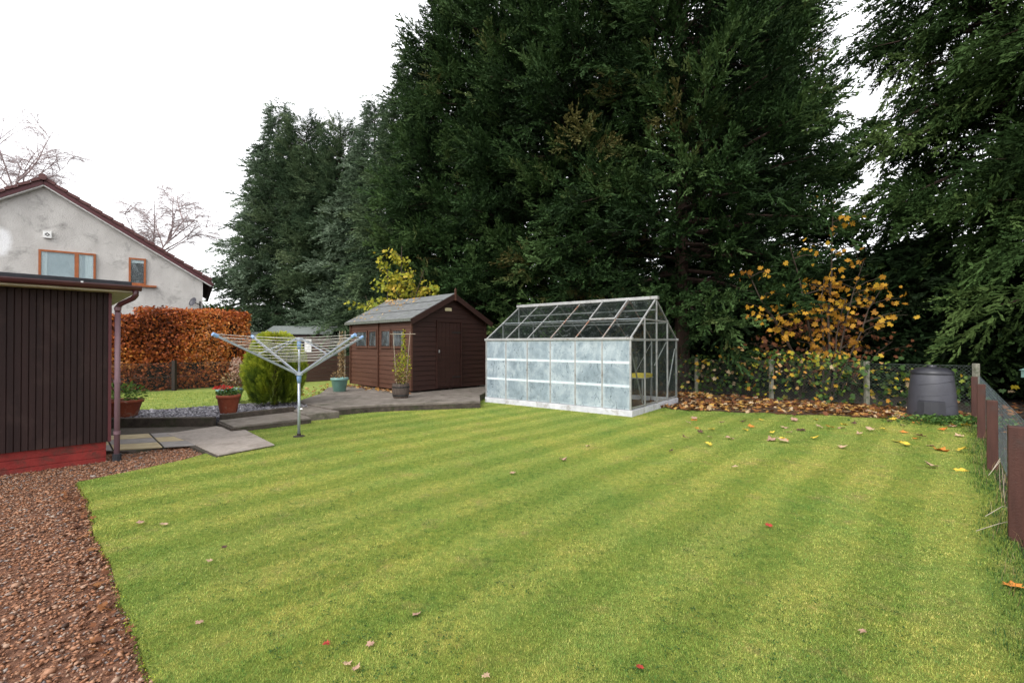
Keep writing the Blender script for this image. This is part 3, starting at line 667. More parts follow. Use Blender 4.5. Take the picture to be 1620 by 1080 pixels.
# roof: two felted slabs, overhanging
ov, ox = .13, .16; nrm = (SR-SE)/(SW/2)
def rslab(side, z_off, th, x0, x1, ext=ov):
    yb = (ext if side > 0 else -SW-ext); zb = SE-nrm*ext+z_off; yr, zr = -SW/2, SR+z_off
    return [(x0, yr, zr), (x1, yr, zr), (x1, yb, zb), (x0, yb, zb), (x0, yr, zr+th), (x1, yr, zr+th), (x1, yb, zb+th), (x0, yb, zb+th)], [(0, 1, 2, 3), (4, 7, 6, 5), (0, 4, 5, 1), (1, 5, 6, 2), (2, 6, 7, 3), (3, 7, 4, 0)]
mb = MB(); mb.add(*rslab(1, .02, .03, -ox, SL+ox)); mb.add(*rslab(-1, .02, .03, -ox, SL+ox)); rf = mb.build('roof', M['shedroof'], SH)
mb = MB()
for u in (.30, .66):                                              # felt laps
    y = -SW/2+(SW/2+ov)*u; z = SR-nrm*(SW/2+ov)*u+.05
    mb.bar((-ox-.003, y, z+.003), (SL+ox+.003, y, z+.003), .05, .006)
mb.build('felt_lap', M['shedroof'], rf)
MB().bar((-ox-.004, ov+.008, SE-nrm*ov+.012), (SL+ox+.004, ov+.008, SE-nrm*ov+.012), .012, .075).build('felt_edge', M['feltedge'], rf)
mb = MB()
for sgn in (1, -1):
    yb = ov+.01 if sgn > 0 else -SW-ov-.01
    mb.bar((-ox-.012, -SW/2, SR-.045), (-ox-.012, yb, SE-nrm*ov-.045), .024, .14)
mb.build('bargeboard', M['shedendshade'], SH)
MB().bar((-ox-.028, -SW/2, SR-.16), (-ox-.028, -SW/2, SR+.12), .05, .03).add([(-ox-.045, -SW/2-.025, SR+.12), (-ox-.01, -SW/2-.025, SR+.12), (-ox-.01, -SW/2+.025, SR+.12), (-ox-.045, -SW/2+.025, SR+.12), (-ox-.028, -SW/2, SR+.2)], [(0, 1, 4), (1, 2, 4), (2, 3, 4), (3, 0, 4)]).build('finial', M['shed'], SH)
MB().box((-.03, -1.28, 2.13), (-.016, -1.05, 2.22)).build('vent_plate', M['brass'], SH, bevel=.004)
mb = MB()
for x0, x1 in ((2.25, 2.95), (1.72, 2.18), (.98, 1.50), (.32, .92)):
    wf = MB(); z0, z1, f = 1.12, 1.62, .045
    wf.box((x0, .017, z0), (x0+f, .045, z1)); wf.box((x1-f, .017, z0), (x1, .045, z1)); wf.box((x0+f, .017, z1-f), (x1-f, .045, z1)); wf.box((x0-.02, .017, z0-.02), (x1+.02, .055, z0+f-.01))
    w_ = wf.build('window', M['shed'], SH)
    MB().box((x0+f, .018, z0+f), (x1-f, .022, z1-f)).build('shed_interior', M['windark'], w_)
    MB().box((x0+f, .030, z0+f), (x1-f, .033, z1-f)).build('pane', M['glass'], w_)
# door: six vertical planks on the gable face
y0 = -.80; pw = .13; mb = MB()
for i in range(6): mb.box((-.040, y0-(i+1)*pw+.006, .05), (-.016, y0-i*pw-.006, 1.80))
mb.box((-.030, y0-6*pw+.006, .051), (-.015, y0-.006, 1.799))
door = mb.build('door', M['shedendshade'], SH, bevel=.003)
for z in (1.52, .28): MB().box((-.050, y0-6*pw-.04, z), (-.041, y0-6*pw+.30, z+.035)).build('hinge', M['iron'], door)
MB().box((-.055, y0-.05, .98), (-.041, y0-.02, 1.06)).build('latch', M['clip'], door)
MB().bar((-.035, y0+.03, .02), (-.035, y0+.03, 1.84), .03, .06).bar((-.035, y0-6*pw-.03, .02), (-.035, y0-6*pw-.03, 1.84), .03, .06).bar((-.035, y0+.045, 1.845), (-.035, y0-6*pw-.045, 1.845), .03, .05).build('door_frame', M['shedendshade'], SH)
for yy in (-.25, -1.28, -2.3): MB().box((.02, yy-.04, -.055), (SL-.02, yy+.04, .0)).build('bearer', M['darkwood'], SH)
# fallen leaves on the felt
n = 170; u = rng.random(n)**.6; t = rng.random(n)
lx = SL+ox-.05-t*2.2; yy = -SW/2+(SW/2+ov)*np.where(rng.random(n) < .5, rng.random(n), t*.55*rng.random(n))
m = rng.random(n) < (lx/SL)**1.5; lx, yy = lx[m], yy[m]; n = len(lx)
zz = SR-nrm*np.abs(yy+SW/2)+.060
loc = np.stack([lx, yy, zz], 1); Rm = np.array(Matrix.Rotation(R(FA), 3, 'Z')); wp = loc@Rm.T+np.array([-2.59, 11.8, .20])
up = np.repeat(((0, nrm, 1.),), n, 0)@Rm.T+rng.normal(0, .25, (n, 3)); Xd = np.cross(up, rand_dirs(n))
o = np_obj('roof_leaf_litter', *scatter_data(MAPLE[0], wp, Xd, up, rng.uniform(.07, .13, n), rng.random(n))[:2], M['litter'], tint=np.repeat(.55+.45*rng.random(n), 15))
tag(o, 'dry tan fallen leaves lying on the grey felt roof of the brown shed', 'leaf litter', kind='stuff')

# ---------------------------------------------------------------- greenhouse
GA = 142.0
GH = empty('greenhouse', (2.32, 8.84, 0), R(GA)); tag(GH, 'aluminium greenhouse with a whitewashed glass side and clear pitched roof on a white sill', 'greenhouse')
L_, W_, B_, E_, T_ = 3.75, 2.68, .12, 1.51, 2.40
mb = MB(); t = .09
mb.box((0, -t, -.03), (L_, 0.02, B_)); mb.box((0, -W_-.02, -.03), (L_, -W_+t, B_)); mb.box((-.02, -W_-.021, -.031), (t, .021, B_+.002)); mb.box((L_-t, -W_-.021, -.031), (L_+.02, .021, B_+.002))
mb.build('base_sill', M['ghbase'], GH, bevel=.008)
MB().box((.10, -W_+.1, -.02), (L_-.1, -.1, .02)).build('earth_floor', M['soil'], GH)
def rz(y): return T_-(T_-E_)*abs(y+W_/2)/(W_/2)
bays = [i*L_/6 for i in range(7)]; eb = [-i*W_/4 for i in range(5)]
def ghbar(name, p, q, w=.032, d=.03, mat='alu'): return MB().bar(p, q, w, d).build(name, M[mat], GH)
for i, x in enumerate(bays):
    xx = min(max(x, .018), L_-.018)
    ghbar('glazing_bar', (xx, 0.0, B_), (xx, 0.0, E_), .036 if i in (0, 6) else .016, .034)
    ghbar('glazing_bar', (xx, -W_, B_), (xx, -W_, E_), .036 if i in (0, 6) else .016, .034)
    for yb in (.012, -W_-.012):
        ghbar('roof_bar', (xx, yb, E_+.01), (xx, -W_/2, T_-.01), .030 if i in (0, 6) else .021, .028, 'alurust' if (0 < i < 4) else 'alu')
for x in (.0, L_):
    for y in eb[1:4]: ghbar('glazing_bar', (x, y, B_), (x, y, rz(y)), .036)
    ghbar('cross_rail', (x, -.02, E_), (x, -W_+.02, E_), .026); ghbar('cross_rail', (x, eb[1], rz(eb[1])-.03), (x, eb[3], rz(eb[3])-.03), .026)
    ghbar('cross_rail', (x, -.04, B_+.05), (x, -W_+.04, B_+.05), .02, .02)
ghbar('brace', (.035, -.06, 1.30), (.035, eb[1]+.04, .2), .022, .016); ghbar('brace', (.035, -W_+.06, 1.30), (.035, eb[3]-.04, .2), .022, .016)
ghbar('brace', (L_-.035, -.06, 1.30), (L_-.035, eb[1]+.04, .2), .022, .016); ghbar('brace', (.035, eb[2]+.04, .95), (.035, eb[3]-.03, 1.46), .020, .016)
for yb in (-.045, -W_+.045):
    ghbar('brace', (.62, yb, 1.44), (1.30, yb, .2), .024, .012); ghbar('brace', (L_-.35, yb, 1.40), (L_-.9, yb, .2), .024, .012)
    ghbar('brace', (2.9, yb, 1.0), (2.25, yb, .2), .02, .012); ghbar('brace', (1.98, yb, 1.0), (1.70, yb, .62), .02, .012)
for yb, s in ((.03, 1), (-W_-.03, -1)):
    MB().box((-.03, min(yb, yb-s*.07), E_-.02), (L_+.03, max(yb, yb-s*.07), E_+.035)).build('eaves_gutter', M['alu'], GH, bevel=.008)
    for k in range(1, 4):
        x0 = bays[k]
    ghbar('roof_purlin', (.03, -W_/2+s*(W_/4), rz(-W_/4)-.05), (L_-.03, -W_/2+s*(W_/4), rz(-W_/4)-.05), .022)
MB().box((-.04, -W_/2-.06, T_-.015), (L_+.04, -W_/2+.06, T_+.055)).build('ridge_bar', M['alu'], GH, bevel=.006)
ghbar('ridge_tie', (.03, -W_/2, T_-.24), (L_-.03, -W_/2, T_-.24), .018)
# glass: whitewashed front panes in three rows, clear elsewhere
rows = [(B_+.01, B_+.463), (B_+.463, B_+.925), (B_+.925, E_-.02)]
for i in range(6):
    for r, (z0, z1) in enumerate(rows):
        x0, x1 = bays[i]+.014, bays[i+1]-.014
        MB().box((x0, -.002, z0), (x1, .002, z1)).build('glass_pane', M['ghwhite'], GH)
        if r: MB().box((x0, .0025, z0-.022), (x1, .0065, z0+.026)).build('lap_strip', M['ghlap'], GH)
    MB().box((bays[i]+.014, -W_-.002, B_+.01), (bays[i+1]-.014, -W_+.002, E_-.02)).build('glass_pane', M['ghclear'], GH)
    for s in (1, -1):
        yb = .005 if s > 0 else -W_-.005; y2 = -W_/2+s*.05; x0, x1 = bays[i]+.012, bays[i+1]-.012
        zb, zr = E_+.02, T_-.03; top = 1.0
        def rp(u): return (yb+(y2-yb)*u, zb+(zr-zb)*u)
        cuts = [0, .48, 1.0]
        for a, b in zip(cuts[:-1], cuts[1:]):
            (ya, za), (yc, zc) = rp(a), rp(b); lift = 0 if a == 0 else .004
            MB().add([(x0, ya, za+lift), (x1, ya, za+lift), (x1, yc, zc+lift), (x0, yc, zc+lift)], [(0, 1, 2, 3)]).build('roof_glass', M['ghclear'], GH)
            if a and s > 0: MB().bar((x0, ya, za+.008), (x1, ya, za+.008), .018, .006).build('lap_strip', M['ghlap' if i != 1 else 'alu'], GH)
# roof vent in the second bay, slightly proud
x0, x1 = bays[1], bays[2]; ya, za = -.62, rz(-.62)+.045; yc, zc = -1.27, T_-.0
vt = MB().bar((x0, ya, za), (x1, ya, za), .03, .03).bar((x0+.01, ya, za), (x0+.01, yc, zc), .03, .03).bar((x1-.01, ya, za), (x1-.01, yc, zc), .03, .03).bar((x0, yc, zc), (x1, yc, zc), .03, .03).build('roof_vent', M['alu'], GH)
MB().add([(x0, ya, za+.005), (x1, ya, za+.005), (x1, yc, zc+.005), (x0, yc, zc+.005)], [(0, 1, 2, 3)]).build('vent_pane', M['ghclear'], vt)
for x in (0, L_):
    for i in range(4):
        a, b = eb[i]-.012, eb[i+1]+.012
        MB().add([(x, a, B_+.02), (x, b, B_+.02), (x, b, E_-.015), (x, a, E_-.015)], [(0, 1, 2, 3)]).build('glass_pane', M['ghend'], GH)
        MB().add([(x, a, E_+.015), (x, b, E_+.015), (x, b, rz(b)-.02), (x, a, rz(a)-.02)], [(0, 1, 2, 3)]).build('glass_pane', M['ghend'], GH)
tb = empty('yellow_tray', (0, 0, 0)); tb.parent = None
bpy.data.objects.remove(tb)
pt = Matrix.Rotation(R(GA), 4, 'Z'); org = Vector((2.32, 8.84, 0))
def ghw(x, y, z): return org+pt@Vector((x, y, z))
st = empty('greenhouse_staging', ghw(.5, -1.9, 0), R(GA)); tag(st, 'low slatted staging bench standing inside the glass greenhouse', 'bench')
mb = MB()
for k in range(5): mb.box((0, -.05-k*.13, .60), (2.6, .04-k*.13, .62))
mb.build('slatted_top', M['alu'], st)
for x in (.05, 2.5):
    for y in (.0, -.52): MB().bar((x, y, .02), (x, y, .60), .025).build('leg', M['alu'], st)
yt = MB().box((0, 0, 0), (.5, .42, .07)).build('tray', M['yellow'], loc=ghw(.12, -1.62, .625)); yt.rotation_euler[2] = R(GA)
bpy.data.objects.remove(yt)
mb = MB(); mb.box((0, 0, 0), (.42, .50, .012)); mb.box((0, 0, .012), (.42, .015, .085)); mb.box((0, .485, .012), (.42, .50, .085)); mb.box((0, .0151, .012), (.015, .4849, .085)); mb.box((.405, .0151, .012), (.42, .4849, .085))
yt = mb.build('seed_tray', M['yellow'], loc=ghw(.50, -2.40, .621)); yt.rotation_euler[2] = R(GA); tag(yt, 'yellow plastic seed tray on the bench inside the greenhouse', 'tray')
wb = MB()
for k in range(3): wb.box((0, k*.1, 0), (.6, k*.1+.09, .02))
wb.box((.02, 0, -.06), (.08, .29, -.001)); wb.box((.52, 0, -.06), (.58, .29, -.001))
o = wb.build('wooden_pallet', M['cane'], loc=ghw(.28, -.55, .09)); o.rotation_euler[2] = R(GA+6); tag(o, 'small pale wooden slatted board lying on the greenhouse floor by the near corner', 'board')

# ---------------------------------------------------------------- rotary clothes dryer
RD = empty('rotary_dryer', (-3.25, 6.95, 0)); tag(RD, 'four armed rotary clothes dryer, open on the lawn with a blue collar', 'clothes dryer')
MB().tube([(0, 0, -.02), (0, 0, .95)], .021, 12).tube([(0, 0, .95), (0, 0, 1.5)], .016, 12).build('pole', M['dryer'], RD, smooth=True)
MB().lathe([(.0, .004), (.085, .004), (.085, .010), (.03, .016), (.03, .05), (.0, .05)], 16).build('ground_socket', M['darkwood'], RD)
MB().tube([(0, 0, .82), (0, 0, .90), (0, 0, .935)], [.028, .034, .034], 12).build('lower_collar', M['dryerblue'], RD, smooth=True)
MB().tube([(0, 0, .935), (0, 0, .985)], .055, 12).build('lower_hub', M['dryer'], RD)
MB().tube([(0, 0, 1.34), (0, 0, 1.47)], .030, 12).build('upper_collar', M['dryerblue'], RD, smooth=True)
MB().tube([(0, 0, 1.47), (0, 0, 1.505)], .055, 12).build('upper_hub', M['dryer'], RD)
MB().tube([(.02, 0, .42), (.055, 0, .42)], .012, 8).build('peg', M['clip'], RD)
tips = []; roots = []
for a in (150, 240, 60, 330):
    c, s = math.cos(R(a)), math.sin(R(a)); r0 = Vector((.05*c, .05*s, .965)); t0 = Vector((1.22*c, 1.22*s, 1.53))
    arm = MB().bar(r0, t0, .022, .030).build('arm', M['dryer'], RD)
    MB().tube([t0-(t0-r0).normalized()*.05, t0+(t0-r0).normalized()*.02], .026, 10).build('end_cap', M['dryerblue'], arm)
    md = r0.lerp(t0, .52); MB().bar((.05*c, .05*s, 1.49), md, .016, .014).build('strut', M['dryer'], RD)
    tips.append((a, r0, t0))
tips.sort(key=lambda q: q[0])
for k in range(9):
    u = .98-k*.082; mb = MB(); n = 4
    for i in range(4):
        p = tips[i][1].lerp(tips[i][2], u); q = tips[(i+1) % 4][1].lerp(tips[(i+1) % 4][2], u); p.z += .02; q.z += .02
        pts = [p.lerp(q, j/6)+Vector((0, 0, -.045*u*4*(j/6)*(1-j/6))) for j in range(7)]
        mb.tube(pts, .0030, 5, False)
    mb.build('clothes_line', M['line'], RD)

# ---------------------------------------------------------------- pots, barrel, shrub
def pot(name, label, loc, r, h, mat, rimmat, cat='plant pot', sc=1):
    e = empty(name, loc); tag(e, label, cat)
    b = MB().lathe([(0, 0), (r*.66, 0), (r*.70, .01), (r*.93, h*.80), (r*.95, h*.82), (r*.86, h*.82), (r*.80, h*.70)], 28).build('pot_body', M[mat], e, smooth=True)
    MB().lathe([(r*.94, h*.80), (r*1.02, h*.82), (r*1.04, h*.98), (r*.98, h), (r*.88, h*.97), (r*.85, h*.80)], 28).build('rim', M[rimmat], e, smooth=True)
    MB().lathe([(0, h*.88), (r*.87, h*.86)], 20).build('compost', M['soil'], e)
    return e
def bunch(name, parent, tmpl, mat, n, c, rad, size, zf=.4, t0=0, t1=1, up=.3):
    """leaf mass in local space of parent"""
    p = rand_dirs(n)*(rng.random(n)**.4)[:, None]*np.array(rad)+np.array(c); X = p-np.array(c)+rng.normal(0, .25*max(rad), (n, 3)); X[:, 2] += up*max(rad)
    sz = rng.uniform(size*.6, size*1.2, n)
    a, b, t = scatter_data(tmpl, p, X, rand_dirs(n, .2, 1), sz, t0+(t1-t0)*rng.random(n)); return np_obj(name, a, b, M[mat], parent, tint=t)
p1 = pot('terracotta_pot', 'terracotta pot of red geraniums standing by the kerb of the slate bed', (-5.29, 8.50, .13), .195, .34, 'terra', 'terra')
bunch('foliage', p1, t_oval(.9), 'green', 230, (0, 0, .37), (.19, .19, .08), .045)
bunch('flowers', p1, t_oval(.9), 'redflower', 75, (-.10, -.02, .46), (.17, .12, .045), .04)
p2 = pot('terracotta_pot', 'terracotta pot of leafy green plants beside the garage downpipe', (-6.90, 8.08, .13), .29, .30, 'terra', 'terra')
bunch('foliage', p2, t_oval(.5), 'green', 420, (.0, 0, .40), (.40, .3, .17), .065, t0=.5)
p3 = pot('teal_pot', 'wide teal glazed pot with faded hydrangea behind the red geraniums', (-6.28, 10.15, .12), .27, .30, 'teal', 'tealrim')
bunch('foliage', p3, t_oval(.6), 'dry', 300, (.12, 0, .48), (.25, .25, .20), .06)
bunch('flower_heads', p3, t_oval(.9), 'pinkflower', 240, (.17, -.05, .72), (.15, .12, .30), .045)
p4 = pot('teal_pot', 'teal pot with a withered climber at the far corner of the brown shed', (-4.62, 12.2, .15), .225, .37, 'teal', 'tealrim')
mb = MB()
for x in (-.02, .13): mb.tube([(x, .03, .3), (x, .05, 1.62)], .008, 6)
for z in np.arange(.5, 1.6, .16): mb.tube([(-.04, .03, z), (.15, .04, z)], .005, 5)
mb.build('trellis', M['cane'], p4)
bunch('climber', p4, t_oval(.5), 'dry', 520, (.05, 0, .98), (.09, .08, .62), .055)
bunch('foliage', p4, t_oval(.5), 'dry', 130, (-.02, -.03, .42), (.18, .15, .12), .06, t0=.1)
p5 = empty('half_barrel', (-2.62, 10.72, .15)); tag(p5, 'dark wooden half barrel with a yellow green climber on canes in front of the shed', 'barrel planter')
mb = MB(); n = 18
for k in range(n):
    a0 = 2*math.pi*k/n+.012; a1 = 2*math.pi*(k+1)/n-.012; am = (a0+a1)/2; pr = [(0, .165), (.12, .195), (.24, .20), (.34, .19)]
    base = len(mb.v); vs = []
    for z, r in pr:
        for a in (a0, am, a1): vs.append((r*math.cos(a), r*math.sin(a), z))
        vs.append(((r-.02)*math.cos(a1), (r-.02)*math.sin(a1), z)); vs.append(((r-.02)*math.cos(a0), (r-.02)*math.sin(a0), z))
    fs = []
    for i in range(3):
        for j in range(5): fs.append((i*5+j, i*5+(j+1) % 5, (i+1)*5+(j+1) % 5, (i+1)*5+j))
    fs.append((15, 16, 17, 18, 19)); mb.add(vs, fs)
mb.build('staves', M['barrel'], p5)
for z, r in ((.07, .190), (.26, .2035)): MB().lathe([(r-.006, z-.015), (r, z-.015), (r, z+.015), (r-.006, z+.015)], 30).build('hoop', M['iron'], p5)
MB().lathe([(0, .30), (.17, .30)], 20).build('compost', M['soil'], p5)
mb = MB()
for x, y in ((-.14, .02), (.0, .12), (.16, .02)): mb.tube([(x*.7, y, .25), (x*1.35, y, 1.55)], .0065, 6)
mb.tube([(-.26, .02, 1.50), (.34, .02, 1.50)], .008, 6); mb.build('canes', M['cane'], p5)
bunch('climber', p5, t_oval(.7), 'maplegreen', 420, (.03, .03, .70), (.21, .16, .42), .05, t0=.1, t1=.8)
bunch('climber_tip', p5, t_oval(.7), 'maplegreen', 150, (.06, .04, 1.22), (.06, .06, .38), .045, t0=.2, t1=.85)
bunch('dry_growth', p5, t_oval(.5), 'dry', 240, (.04, 0, .48), (.19, .15, .17), .05)

gs = empty('golden_conifer', (-5.02, 9.65, .1)); tag(gs, 'rounded golden green conifer shrub growing in the slate bed behind the clothes dryer', 'shrub')
MB().tube([(0, 0, 0), (.02, 0, .35), (0, .02, .8)], [.05, .04, .02], 8).build('trunk', M['bark'], gs)
parts = []; n = 14000
z = rng.random(n)**.85; az = rng.uniform(0, 2*np.pi, n)
rr = .53*np.sqrt(np.maximum(1-((z-.42)/.60)**2, .02)); rr *= 1+.14*(vnoise(az*2.5, z*6, 21)-.5)*2
depth = rng.random(n)**1.8*.5; rr2 = rr*(1-depth)
pos = np.stack([rr2*np.cos(az), rr2*np.sin(az), .06+z*1.40], 1)
X = np.stack([np.cos(az)*.6, np.sin(az)*.6, np.full(n, .8)], 1)+rng.normal(0, .22, (n, 3)); up_ = np.stack([np.cos(az+1.5), np.sin(az+1.5), rng.normal(0, .4, n)], 1)
tint = np.clip(.02+.50*vnoise(az*4, z*9, 22)+.48*z+rng.normal(0, .14, n), 0, 1)  # yellower growth at the top; shade of the base is in the tint too
for k in range(4):
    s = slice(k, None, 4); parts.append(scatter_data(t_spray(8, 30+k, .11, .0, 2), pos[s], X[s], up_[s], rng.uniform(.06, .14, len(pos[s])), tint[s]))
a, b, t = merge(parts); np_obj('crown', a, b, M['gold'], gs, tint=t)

# ---------------------------------------------------------------- beech hedge + wire fence in front
HB = empty('beech_hedge', (-8.36, 14.5, 0), math.atan2(UD.y, UD.x)); tag(HB, 'clipped copper brown beech hedge behind the small lawn at the left', 'hedge')
MB().box((-8, .28, 0), (-.28, 1.05, 2.10)).box((-2.7, .30, 2.101), (-.3, 1.03, 2.34)).build('inner_twigs', M['core'], HB)
parts = []
def hedge_face(n, org, e1, e2, nrm):
    a = rng.random(n); b = rng.random(n); p = np.array(org)+a[:, None]*np.array(e1)+b[:, None]*np.array(e2)
    return p, np.repeat(np.array([nrm], float), n, 0)
for n, org_, e1, e2, nr in ((26000, (-8, 0, .1), (8, 0, 0), (0, 0, 2.32), (0, -1, 0)), (5000, (0, 0, .1), (0, 1.3, 0), (0, 0, 2.32), (1, 0, 0)), (7000, (-8, 0, 2.42), (8, 0, 0), (0, 1.3, 0), (0, 0, 1))):
    p, nn_ = hedge_face(n, org_, e1, e2, nr)
    bulge = .22*(vnoise(p[:, 0]*1.3+p[:, 1], p[:, 2]*1.6, 31)-.5)+.10*(vnoise(p[:, 0]*5+p[:, 1]*5, p[:, 2]*5, 32)-.5)
    p = p+nn_*bulge[:, None]-nn_*(rng.random(n)**2*.26)[:, None]
    low = p[:, 0] < -2.75                                        # the left end was cut lower
    p[:, 2] = np.where(low & (p[:, 2] > 2.2), 2.2-rng.random(n)*.1, p[:, 2])
    hole = vnoise(p[:, 0]*2.2, p[:, 2]*2.6, 33)
    keep = (hole > .24) | (rng.random(n) < .35)
    keep &= rng.random(n) < np.where(p[:, 2] < .3, .75, 1.0)
    p = p[keep]; nn_ = nn_[keep]; n = len(p)
    X = rand_dirs(n)*.9+np.array([0, 0, -.25]); up_ = nn_+rng.normal(0, .55, (n, 3))
    tint = np.clip(.10+.75*vnoise(p[:, 0]*.9+3, p[:, 2]*1.1, 34)+rng.normal(0, .20, n)-.2*(p[:, 2] < .75), 0, 1)
    parts.append(scatter_data(t_oval(.6, .2), p, X, up_, rng.uniform(.05, .095, n), tint))
a, b, t = merge(parts); np_obj('leaves', a, b, M['beech'], HB, tint=t)

def net(name, p, q, z0, z1, cell, wire, mat, parent):
    """diagonal wire netting between two points"""
    mb = MB(); p = Vector((*p, 0)); q = Vector((*q, 0)); L = (q-p).length; d = (q-p)/L; H = z1-z0
    n = int((L+H)/cell)
    for s in (1, -1):
        for i in range(n+1):
            a = -H+i*cell; x0, x1, za, zb = a, a+H, z0, z1
            if s < 0: za, zb = z1, z0
            if x0 < 0: za = za+(zb-za)*(-x0)/H; x0 = 0
            if x1 > L: zb = za+(zb-za)*(L-x0)/(x1-x0); x1 = L
            if x1-x0 < .01: continue
            mb.bar(p+d*x0+Vector((0, 0, za)), p+d*x1+Vector((0, 0, zb)), wire)
    for z in (z0, (z0+z1)/2, z1): mb.bar(p+Vector((0, 0, z)), q+Vector((0, 0, z)), wire*1.6)
    return mb.build(name, M[mat], parent)
lf = empty('wire_fence', (0, 0, 0)); tag(lf, 'low dark wire netting fence with brown posts in front of the beech hedge', 'fence')
def H(s, o=-.28): return (-8.36+UD.x*s+VD.x*-o*-1*.0+.722*(-o)*1.0, 14.5+UD.y*s-.692*(-o))
hp = [H(s) for s in (-6.2, -4.05, -2.0, -.1)]
for x, y in hp: MB().bar((x, y, 0), (x, y, .95), .09).build('post', M['darkwood'], lf)
net('netting', hp[0], hp[-1], .12, .88, .07, .0035, 'wire', lf)
# dark panel fence behind the shrub, far boundary, and neighbours' sheds
def board_fence(name, label, p, q, h, mat='farshed'):
    e = empty(name, (p[0], p[1], 0), math.atan2(q[1]-p[1], q[0]-p[0])); tag(e, label, 'fence'); L = math.hypot(q[0]-p[0], q[1]-p[1])
    mb = MB(); n = int(h/.14)
    for i in range(n): mb.box((0, -.012-(i % 2)*.006, i*.14+.02), (L, .012, i*.14+.15))
    mb.build('boards', M[mat], e)
    k = max(2, int(L/1.9)+1)
    for i in range(k): MB().box((L*i/(k-1)-.05, -.07, 0), (L*i/(k-1)+.05, -.02, h+.06)).build('post', M[mat], e)
board_fence('board_fence', 'dark brown board fence between the hedge and the shed, behind the golden shrub', (-8.3, 14.75), (-4.4, 18.6), 1.05)
def far_shed(label, loc, rz_, L, W, E, Rr, win=True):
    e = empty('distant_shed', loc, rz_); tag(e, label, 'shed')
    mb = MB().add([(0, 0, 0), (L, 0, 0), (L, W, 0), (0, W, 0), (0, 0, E), (L, 0, E), (L, W, E), (0, W, E), (0, W/2, Rr), (L, W/2, Rr)],
       [(0, 1, 5, 4), (1, 2, 6, 9, 5), (2, 3, 7, 6), (3, 0, 4, 8, 7), (4, 5, 9, 8), (6, 7, 8, 9)])
    for i in range(int(E/.16)): mb.box((-.01, -.012, i*.16), (L+.01, -.002, i*.16+.15))
    mb.build('wall', M['farshed'], e)
    g = (Rr-E)/(W/2); o_ = .2; mb = MB()
    for y0, y1 in ((-o_, W/2), (W+o_, W/2)):
        z0 = E-g*o_+.02; z1 = Rr+.02
        mb.add([(-.2, y0, z0), (L+.2, y0, z0), (L+.2, y1, z1), (-.2, y1, z1), (-.2, y0, z0+.05), (L+.2, y0, z0+.05), (L+.2, y1, z1+.05), (-.2, y1, z1+.05)], [(0, 1, 2, 3), (4, 7, 6, 5), (0, 4, 5, 1), (1, 5, 6, 2), (2, 6, 7, 3), (3, 7, 4, 0)])
    mb.build('roof', M['farroof'], e)
    if win:
        w_ = MB().box((L*.42, -.03, 1.0), (L*.72, -.013, E-.25)).build('window', M['windark'], e)
        MB().box((L*.43, -.034, 1.02), (L*.53, -.031, E-.27)).build('curtain', M['white'], w_); MB().box((L*.60, -.034, 1.02), (L*.71, -.031, E-.27)).build('curtain', M['white'], w_)
far_shed('small brown shed with white curtains seen over the golden shrub', (-12.3, 22.9, .0), R(0+6), 3.0, 2.4, 1.95, 2.32)
far_shed('low dark shed roof just past the right end of the hedge', (-15.6, 24.4, .0), R(8), 2.6, 2.2, 1.75, 2.05, False)

# ---------------------------------------------------------------- back fence (chain link), right fence
bf = empty('chain_link_fence', (*F(0), 0)); tag(bf, 'chain link fence with pale concrete posts along the back of the lawn', 'fence')
bf.location = (0, 0, 0)
for t in (-1.75, 0.0, 1.95, 3.88, 5.8, 7.7, 9.6, 11.5, 13.4, 15.3):
    x, y = F(t); l = rng.uniform(-.015, .015); MB().bar((x, y, -.02), (x+l, y+l, 1.02), .085).build('post', M['cpost'], bf, bevel=.008)
net('netting', F(-1.75, .06), F(15.3, .06), .05, .97, .07, .0032, 'wire', bf)
rfn = empty('post_and_netting_fence', (0, 0, 0)); tag(rfn, 'low fence of red brown posts and galvanised netting down the right side', 'fence')
for i, s in enumerate((-2.3, .0, 2.52, 4.88, 7.22)):
    x, y = G(s); e_ = empty('x'); bpy.data.objects.remove(e_)
    o = MB().box((-.035, -.045, -.03), (.035, .045, .80+.02*math.sin(i*2.3))).build('post', M['fpost'], rfn, bevel=.006, loc=(x, y, 0)); o.rotation_euler = (R(1.0*math.sin(i*3.1)), R(.8*math.cos(i*1.7)), R(46))
net('netting', G(-2.3, .085), G(8.2, .085), .04, .79, .09, .0011, 'wirelight', rfn)
mb = MB().bar((0, 0, 0), (0, 0, .78), .045).box((-.09, -.09, .78), (.09, .09, .92)).add([(-.11, -.11, .92), (.11, -.11, .92), (.11, .11, .92), (-.11, .11, .92), (0, 0, 1.0)], [(0, 3, 2, 1), (0, 1, 4), (1, 2, 4), (2, 3, 4), (3, 0, 4)])
o = mb.build('capped_post', M['paleblue'], loc=(9.75, 8.55, 0)); tag(o, 'pale green capped post standing beyond the right hand netting fence', 'post')

